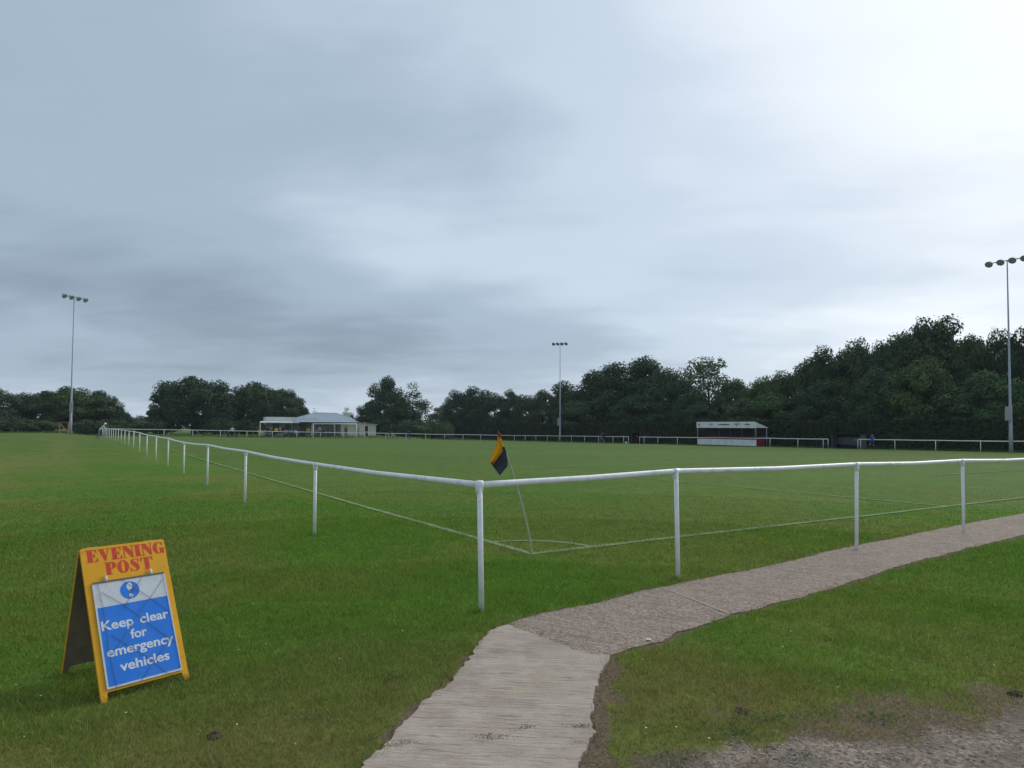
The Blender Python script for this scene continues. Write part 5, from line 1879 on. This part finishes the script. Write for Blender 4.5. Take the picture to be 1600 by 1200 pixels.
# ------------------------------------------------------------------ people
def pose_skeleton(kind):
    """joint -> (position, radius); figures face -y, about 1.76 m tall."""
    J = {'pelvis': ((0, 0, .95), .125), 'waist': ((0, 0, 1.10), .118), 'chest': ((0, 0, 1.33), .150), 'neck': ((0, 0, 1.50), .055), 'head': ((0, -.01, 1.60), .090), 'crown': ((0, 0, 1.70), .080)}
    for s, n in ((-1, 'l'), (1, 'r')):
        J['sh' + n] = ((s * .19, 0, 1.43), .068); J['el' + n] = ((s * .26, .02, 1.16), .045); J['wr' + n] = ((s * .27, -.06, .92), .032); J['ha' + n] = ((s * .27, -.08, .83), .036)
        J['hi' + n] = ((s * .10, 0, .90), .098); J['kn' + n] = ((s * .11, -.01, .50), .062); J['an' + n] = ((s * .12, .02, .09), .042); J['to' + n] = ((s * .13, -.15, .04), .038)

    def put(**kw):
        for k, v in kw.items():
            J[k] = (v, J[k][1])
    if kind == 'stride':
        put(knl=(-.1, -.28, .56), anl=(-.1, -.16, .18), tol=(-.1, -.33, .12), knr=(.1, .06, .50), anr=(.11, .34, .16), tor=(.11, .24, .05),
            ell=(-.27, .16, 1.18), wrl=(-.25, .02, 1.02), hal=(-.24, -.05, 1.0), elr=(.27, -.12, 1.2), wrr=(.22, -.30, 1.26), har=(.21, -.36, 1.29))
    elif kind == 'bend':            # stretching down to the toes
        put(waist=(0, -.06, 1.06), chest=(0, -.30, 1.10), neck=(0, -.46, 1.03), head=(0, -.55, .96), crown=(0, -.63, .90),
            shl=(-.17, -.38, 1.04), shr=(.17, -.38, 1.04), ell=(-.2, -.42, .76), elr=(.2, -.42, .76), wrl=(-.17, -.40, .50), wrr=(.17, -.40, .50), hal=(-.16, -.38, .40), har=(.16, -.38, .40), hil=(-.1, .05, .9), hir=(.1, .05, .9))
    elif kind == 'lean':            # leaning forearms on a rail
        put(pelvis=(0, .30, .93), hil=(-.1, .32, .89), hir=(.1, .32, .89), knl=(-.1, .30, .50), knr=(.1, .38, .50), anl=(-.1, .34, .09), anr=(.1, .50, .09), tol=(-.1, .18, .04), tor=(.1, .34, .04),
            waist=(0, .20, 1.08), chest=(0, .02, 1.28), neck=(0, -.10, 1.42), head=(0, -.18, 1.50), crown=(0, -.20, 1.60),
            shl=(-.19, -.02, 1.36), shr=(.19, -.02, 1.36), ell=(-.24, -.18, 1.14), elr=(.24, -.18, 1.14), wrl=(-.12, -.38, 1.12), wrr=(.12, -.38, 1.12), hal=(-.05, -.43, 1.11), har=(.05, -.43, 1.11))
    elif kind == 'sit':
        put(pelvis=(0, .1, .50), hil=(-.1, .08, .48), hir=(.1, .08, .48), knl=(-.13, -.34, .50), knr=(.13, -.34, .50), anl=(-.13, -.34, .09), anr=(.13, -.36, .09), tol=(-.14, -.50, .04), tor=(.14, -.52, .04),
            waist=(0, .10, .65), chest=(0, .06, .88), neck=(0, .03, 1.05), head=(0, 0, 1.15), crown=(0, .01, 1.25), shl=(-.19, .05, .98), shr=(.19, .05, .98), ell=(-.25, -.05, .74), elr=(.25, -.05, .74), wrl=(-.14, -.26, .62), wrr=(.14, -.26, .62), hal=(-.10, -.33, .60), har=(.10, -.33, .60))
    elif kind == 'lunge':
        put(pelvis=(0, 0, .70), hil=(-.1, 0, .66), hir=(.1, 0, .66), knl=(-.12, -.36, .50), knr=(.1, .34, .30), anl=(-.12, -.38, .09), anr=(.1, .72, .14), tol=(-.12, -.54, .04), tor=(.1, .66, .03),
            waist=(0, -.02, .85), chest=(0, -.07, 1.07), neck=(0, -.10, 1.24), head=(0, -.13, 1.34), crown=(0, -.13, 1.44), shl=(-.19, -.08, 1.17), shr=(.19, -.08, 1.17), ell=(-.27, -.15, .95), elr=(.27, -.15, .95), wrl=(-.17, -.32, .76), wrr=(.17, -.32, .76), hal=(-.14, -.36, .69), har=(.14, -.36, .69))
    elif kind == 'akimbo':
        put(ell=(-.40, .08, 1.19), wrl=(-.21, -.02, 1.03), hal=(-.15, -.06, 1.0), elr=(.40, .08, 1.19), wrr=(.21, -.02, 1.03), har=(.15, -.06, 1.0), knl=(-.15, -.01, .50), knr=(.15, -.01, .5), anl=(-.2, .02, .09), anr=(.2, .02, .09), tol=(-.22, -.15, .04), tor=(.22, -.15, .04))
    return J


BONES = [('pelvis', 'waist'), ('waist', 'chest'), ('chest', 'neck'), ('neck', 'head'), ('head', 'crown')] + \
        [p for n in 'lr' for p in (('chest', 'sh' + n), ('sh' + n, 'el' + n), ('el' + n, 'wr' + n), ('wr' + n, 'ha' + n), ('pelvis', 'hi' + n), ('hi' + n, 'kn' + n), ('kn' + n, 'an' + n), ('an' + n, 'to' + n))]
# which cloth covers which bone and how far along: (bone, t0, slot)
SLOTS = ('skin', 'shirt', 'shorts', 'socks', 'shoe')
BODY = {}


def body_mesh(kind):
    J = pose_skeleton(kind)
    names = list(J)
    me = bpy.data.meshes.new('body')
    me.from_pydata([J[n][0] for n in names], [(names.index(a), names.index(b)) for a, b in BONES], [])
    ob = bpy.data.objects.new('body', me); COL.objects.link(ob)
    ob.modifiers.new('skin', 'SKIN')
    for i, n in enumerate(names):
        r = J[n][1]
        sv = me.skin_vertices[0].data[i]
        sv.radius = (r * (1.15 if n in ('chest', 'pelvis', 'waist') else 1), r * (.78 if n in ('chest', 'waist') else 1))
        sv.use_root = (n == 'pelvis')
    for _ in range(7): me.materials.append(M['white'])
    sb = ob.modifiers.new('sub', 'SUBSURF'); sb.levels = 2; sb.render_levels = 2
    dg = bpy.context.evaluated_depsgraph_get()
    out = bpy.data.meshes.new_from_object(ob.evaluated_get(dg))
    bpy.data.objects.remove(ob); bpy.data.meshes.remove(me)
    out.polygons.foreach_set('use_smooth', [True] * len(out.polygons))
    segs = [(a, b, Vector(J[a][0]), Vector(J[b][0])) for a, b in BONES]
    idx = []
    for p in out.polygons:
        c = p.center; best = None
        for a, b, A, B in segs:
            d = B - A; t = max(0, min(1, (c - A).dot(d) / d.length_squared))
            dd = (c - A - d * t).length - (J[a][1] * (1 - t) + J[b][1] * t)
            if best is None or dd < best[0]:
                best = (dd, a, b, t)
        _, a, b, t = best
        if b in ('head', 'crown') or (b == 'neck' and t > .75): s = 0
        elif a[:2] in ('wr',): s = 0
        elif a[:2] == 'el': s = 5
        elif a[:2] == 'sh': s = 1
        elif b[:2] == 'hi' or (a == 'pelvis' and t < .35): s = 2
        elif a[:2] == 'hi': s = 2 if t < .78 else 6
        elif a[:2] == 'kn': s = 3 if t > .15 else 6
        elif a[:2] == 'an': s = 4
        else: s = 1
        idx.append(s)
    out.polygons.foreach_set('material_index', idx)
    # hair cap mesh
    hb = bmesh.new(); bmesh.ops.create_icosphere(hb, subdivisions=2, radius=.112)
    c = Vector(J['head'][0]).lerp(Vector(J['crown'][0]), .55); ax = (Vector(J['crown'][0]) - Vector(J['head'][0])).normalized()
    cut = [v for v in hb.verts if v.co.dot(ax) < -.012 and v.co.y < .03 or v.co.dot(ax) < -.07]
    bmesh.ops.delete(hb, geom=cut, context='VERTS')
    bmesh.ops.translate(hb, verts=hb.verts, vec=c)
    hm = bpy.data.meshes.new('hair'); hb.to_mesh(hm); hb.free()
    hm.polygons.foreach_set('use_smooth', [True] * len(hm.polygons))
    BODY[kind] = (out, hm, Vector(J['crown'][0]), Vector(J['head'][0]))


for k in ('stand', 'stride', 'bend', 'lean', 'sit', 'lunge', 'akimbo'):
    body_mesh(k)
PM = {}


def cmat(c):
    if c not in PM:
        PM[c] = mat('cloth_%d' % len(PM), c, .85, .15, .12, 12)
    return PM[c]


SKIN = (0.42, 0.26, 0.18); BLK = (0.018, 0.018, 0.022); NAVY = (0.015, 0.022, 0.07); BLUE = (0.03, 0.06, 0.26); YEL = (0.55, 0.36, 0.03); WHT = (0.66, 0.68, 0.72)
GRY = (0.20, 0.21, 0.24); DRED = (0.14, 0.02, 0.03); HAIR = (0.03, 0.022, 0.016)


def person(kind, x, y, face, label, shirt, shorts, socks, shoe=BLK, sleeve=None, leg=SKIN, hair=HAIR, group=None, cap=None, z=None, scale=1.0):
    t = thing('person', label, 'person', (x, y, H(x, y) if z is None else z), math.atan2(face[0], -face[1]), group)
    t.scale = (scale,) * 3
    bm_, hm, crown, head = BODY[kind]
    me = bm_.copy(); me.name = 'body'
    mi = np.empty(len(me.polygons), dtype=np.int32); bm_.polygons.foreach_get('material_index', mi)
    me.materials.clear()
    for c in (SKIN, shirt, shorts, socks, shoe, sleeve or SKIN, leg):
        me.materials.append(cmat(c))
    me.polygons.foreach_set('material_index', mi)
    link('body', me, t)
    h2 = hm.copy(); h2.materials.clear(); h2.materials.append(cmat(cap or hair)); h2.name = 'cap' if cap else 'hair'
    link('cap' if cap else 'hair', h2, t)
    if cap:
        mb = MB(); c = head.lerp(crown, .62)
        mb.lathe([(.112, -.01), (.118, .05), (.10, .10), (.06, .125), (0, .13)], 14, Matrix.Translation(c))
        mb.lathe([(.10, 0.0), (.19, -.015), (.19, -.022), (.10, -.012)], 14, Matrix.Translation(c))
        part('brim', mb, cmat(cap), t)
    return t


toB = (BX[0], BX[1]); toA = (AX[0], AX[1])
px_, py_ = G(163.5, 686)
af, bf = ab(px_, py_)
sx_, sy_ = xy(af, -0.62)
person('lean', sx_, sy_, toB, 'spectator in a white sun hat and pale top leaning on the far left rail', WHT, (0.16, 0.19, 0.26), (0.16, 0.19, 0.26), (0.3, 0.3, 0.3), WHT, (0.16, 0.19, 0.26), cap=(0.78, 0.78, 0.76), scale=1.06)

PG = 'players and spectators by the clubhouse'


def pa(px, a):
    return xy(a, on_a(px, a))


def crowd(kind, px, a, face, label, *c, **kw):
    x, y = pa(px, a)
    person(kind, x, y, face, label, *c, group=PG, **kw)


back = (-AX[0], -AX[1]); left_ = (-BX[0], -BX[1])
crowd('bend', 357, 107.2, left_, 'person in dark kit bending down, leftmost of three behind the far rail', NAVY, (0.10, 0.16, 0.18), NAVY, leg=NAVY)
crowd('stand', 363.5, 107.4, back, 'person in a pale top, middle of three behind the far rail', WHT, BLK, BLK, sleeve=WHT, leg=BLK)
crowd('bend', 370, 107.2, toB, 'person in dark clothes stooping, rightmost of three behind the far rail', BLK, BLK, BLK, leg=BLK)
crowd('stand', 418.5, 108.6, back, 'player in black and yellow at the left end of the yellow squad', BLK, BLK, NAVY)
crowd('akimbo', 425, 109.2, toB, 'player in a dull yellow top second in the yellow squad', (0.36, 0.24, 0.04), BLK, NAVY, sleeve=(0.36, 0.24, 0.04))
crowd('stand', 432, 107.6, back, 'player in the brightest yellow shirt, tallest of the yellow squad', (0.70, 0.55, 0.10), BLK, (0.35, 0.28, 0.05), sleeve=(0.70, 0.55, 0.10))
crowd('stride', 438, 108.8, left_, 'player in white and black striding right of the brightest yellow shirt', (0.35, 0.34, 0.30), BLK, WHT, WHT)
crowd('akimbo', 442.5, 109.4, back, 'player in black with arms akimbo ending the yellow squad', BLK, DRED, BLK)
crowd('lunge', 451, 107.8, toB, 'player in navy lunging at the left of the blue squad', NAVY, NAVY, BLUE, sleeve=NAVY, leg=NAVY)
crowd('bend', 456, 108.2, left_, 'player in navy bent double in the blue squad', NAVY, NAVY, NAVY, sleeve=NAVY, leg=NAVY)
crowd('lunge', 462, 107.6, back, 'player with a pale top and royal blue legs stretching', (0.40, 0.46, 0.70), BLUE, BLUE, leg=BLUE)
crowd('stand', 467.5, 108.8, left_, 'player in a dark purple blue top standing right end of the blue squad', (0.05, 0.04, 0.16), BLUE, NAVY, sleeve=(0.05, 0.04, 0.16))
crowd('stand', 482, 108.0, back, 'lone player in a yellow shirt and black shorts left of the goal', YEL, BLK, (0.40, 0.28, 0.05), sleeve=YEL)
crowd('stand', 500, 110.2, back, 'person in a pale top on the veranda behind the goal', (0.40, 0.42, 0.48), NAVY, NAVY, leg=NAVY)
crowd('sit', 505.5, 110.4, back, 'person in dark clothes sitting low beside the pale top on the veranda', NAVY, NAVY, NAVY, sleeve=NAVY, leg=NAVY)
crowd('stand', 513, 110.3, left_, 'person in a black coat standing on the veranda', BLK, BLK, BLK, sleeve=BLK, leg=BLK)
crowd('akimbo', 519.5, 110.3, back, 'person in a dark red top on the veranda', DRED, BLK, BLK, sleeve=DRED, leg=BLK)
crowd('stand', 541, 110.6, back, 'person in a brown top at the corner of the cream wall', (0.20, 0.12, 0.08), BLK, BLK, sleeve=(0.20, 0.12, 0.08), leg=BLK)
crowd('stride', 610, 104.6, toB, 'player in navy jogging just right of the clubhouse shed', NAVY, NAVY, (0.25, 0.30, 0.32), scale=.92)
crowd('akimbo', 640, 104.6, back, 'player in royal blue standing alone by the far rail', (0.02, 0.035, 0.12), BLUE, NAVY, sleeve=(0.02, 0.035, 0.12), scale=.92)
x, y = xy(on_b(940, 69.2), 69.2)
person('stride', x, y, left_, 'player in black and white striding by the far rail near the small dugout', (0.05, 0.06, 0.08), (0.14, 0.16, 0.20), BLK, WHT)
x, y = xy(on_b(943.5, 69.5), 69.5)
person('stride', x, y, toA, 'player in dark blue jogging behind the black and white player', NAVY, NAVY, GRY)
x, y = xy(on_b(996, 70.95), 70.95)
person('sit', x, y, left_, 'person in dark clothes sitting in the small dugout', BLK, (0.10, 0.05, 0.06), (0.14, 0.08, 0.08), sleeve=BLK, leg=BLK)
x, y = xy(on_b(1000.5, 70.8), 70.8)
person('stand', x, y, left_, 'person in dark clothes standing at the edge of the small dugout', NAVY, BLK, BLK, sleeve=NAVY, leg=BLK)
x, y = xy(on_b(1362.5, 69.3), 69.3)
person('stride', x, y, left_, 'player in a royal blue shirt by the rail right of the grey dugout', (0.07, 0.10, 0.36), BLUE, (0.10, 0.07, 0.06))

# bags on the far touchline
def bag(px, b, w, h, d, m, label, name='kit_bag', cat='bag'):
    x, y = xy(on_b(px, b), b)
    bm = bmesh.new(); bmesh.ops.create_cube(bm, size=1)
    bmesh.ops.scale(bm, vec=(d, w, h), verts=bm.verts)
    bmesh.ops.bevel(bm, geom=bm.edges[:], offset=min(w, h, d) * .28, segments=3, affect='EDGES')
    bmesh.ops.translate(bm, vec=(0, 0, h / 2), verts=bm.verts)
    me = bpy.data.meshes.new('bag_body'); bm.to_mesh(me); bm.free(); me.materials.append(m)
    t = thing(name, label, cat, (x, y, H(x, y)), math.atan2(BX[1], BX[0]))
    link('bag_body', me, t)
    mb = MB(); mb.tube([(0, -w * .3, h * .9), (0, -w * .15, h * 1.25), (0, w * .15, h * 1.25), (0, w * .3, h * .9)], .012, 6); part('strap', mb, m, t)


bag(978.5, 69.3, .50, .26, .35, M['litter'], 'small white bag lying on the grass at the small dugout')
bag(1289.5, 69.6, .40, .62, .35, M['bag_blue'], 'dark blue kit bag standing at the left end of the grey dugout')

# scrap of white litter on the path edge
x, y = G(1013, 1003)
mb = MB(); mb.prism([(-.02, -.01), (.018, -.014), (.024, .008), (-.012, .014)], 0, .006)
tag(part('litter_scrap', mb, M['litter'], loc=(x, y, H(x, y) + .016)), 'scrap of white litter on the pebbly path by its lower edge', 'litter')


# ------------------------------------------------------------------ damp air
bm = bmesh.new(); bmesh.ops.create_cube(bm, size=1)
bmesh.ops.scale(bm, vec=(3600, 3600, 25), verts=bm.verts)
bmesh.ops.translate(bm, vec=(0, 0, 25 / 2 - 3.0), verts=bm.verts)
me = bpy.data.meshes.new('haze'); bm.to_mesh(me); bm.free()
m = bpy.data.materials.new('haze'); m.use_nodes = True
nt = m.node_tree; nt.nodes.remove(nt.nodes['Principled BSDF'])
pv_ = nt.nodes.new('ShaderNodeVolumePrincipled')
pv_.inputs['Color'].default_value = (0.80, 0.88, 1.0, 1)
pv_.inputs['Density'].default_value = 0.00022
nt.links.new(pv_.outputs[0], nt.nodes['Material Output'].inputs['Volume'])
me.materials.append(m)
tag(link('haze', me), 'thin damp haze in the air over the whole ground', kind='stuff')
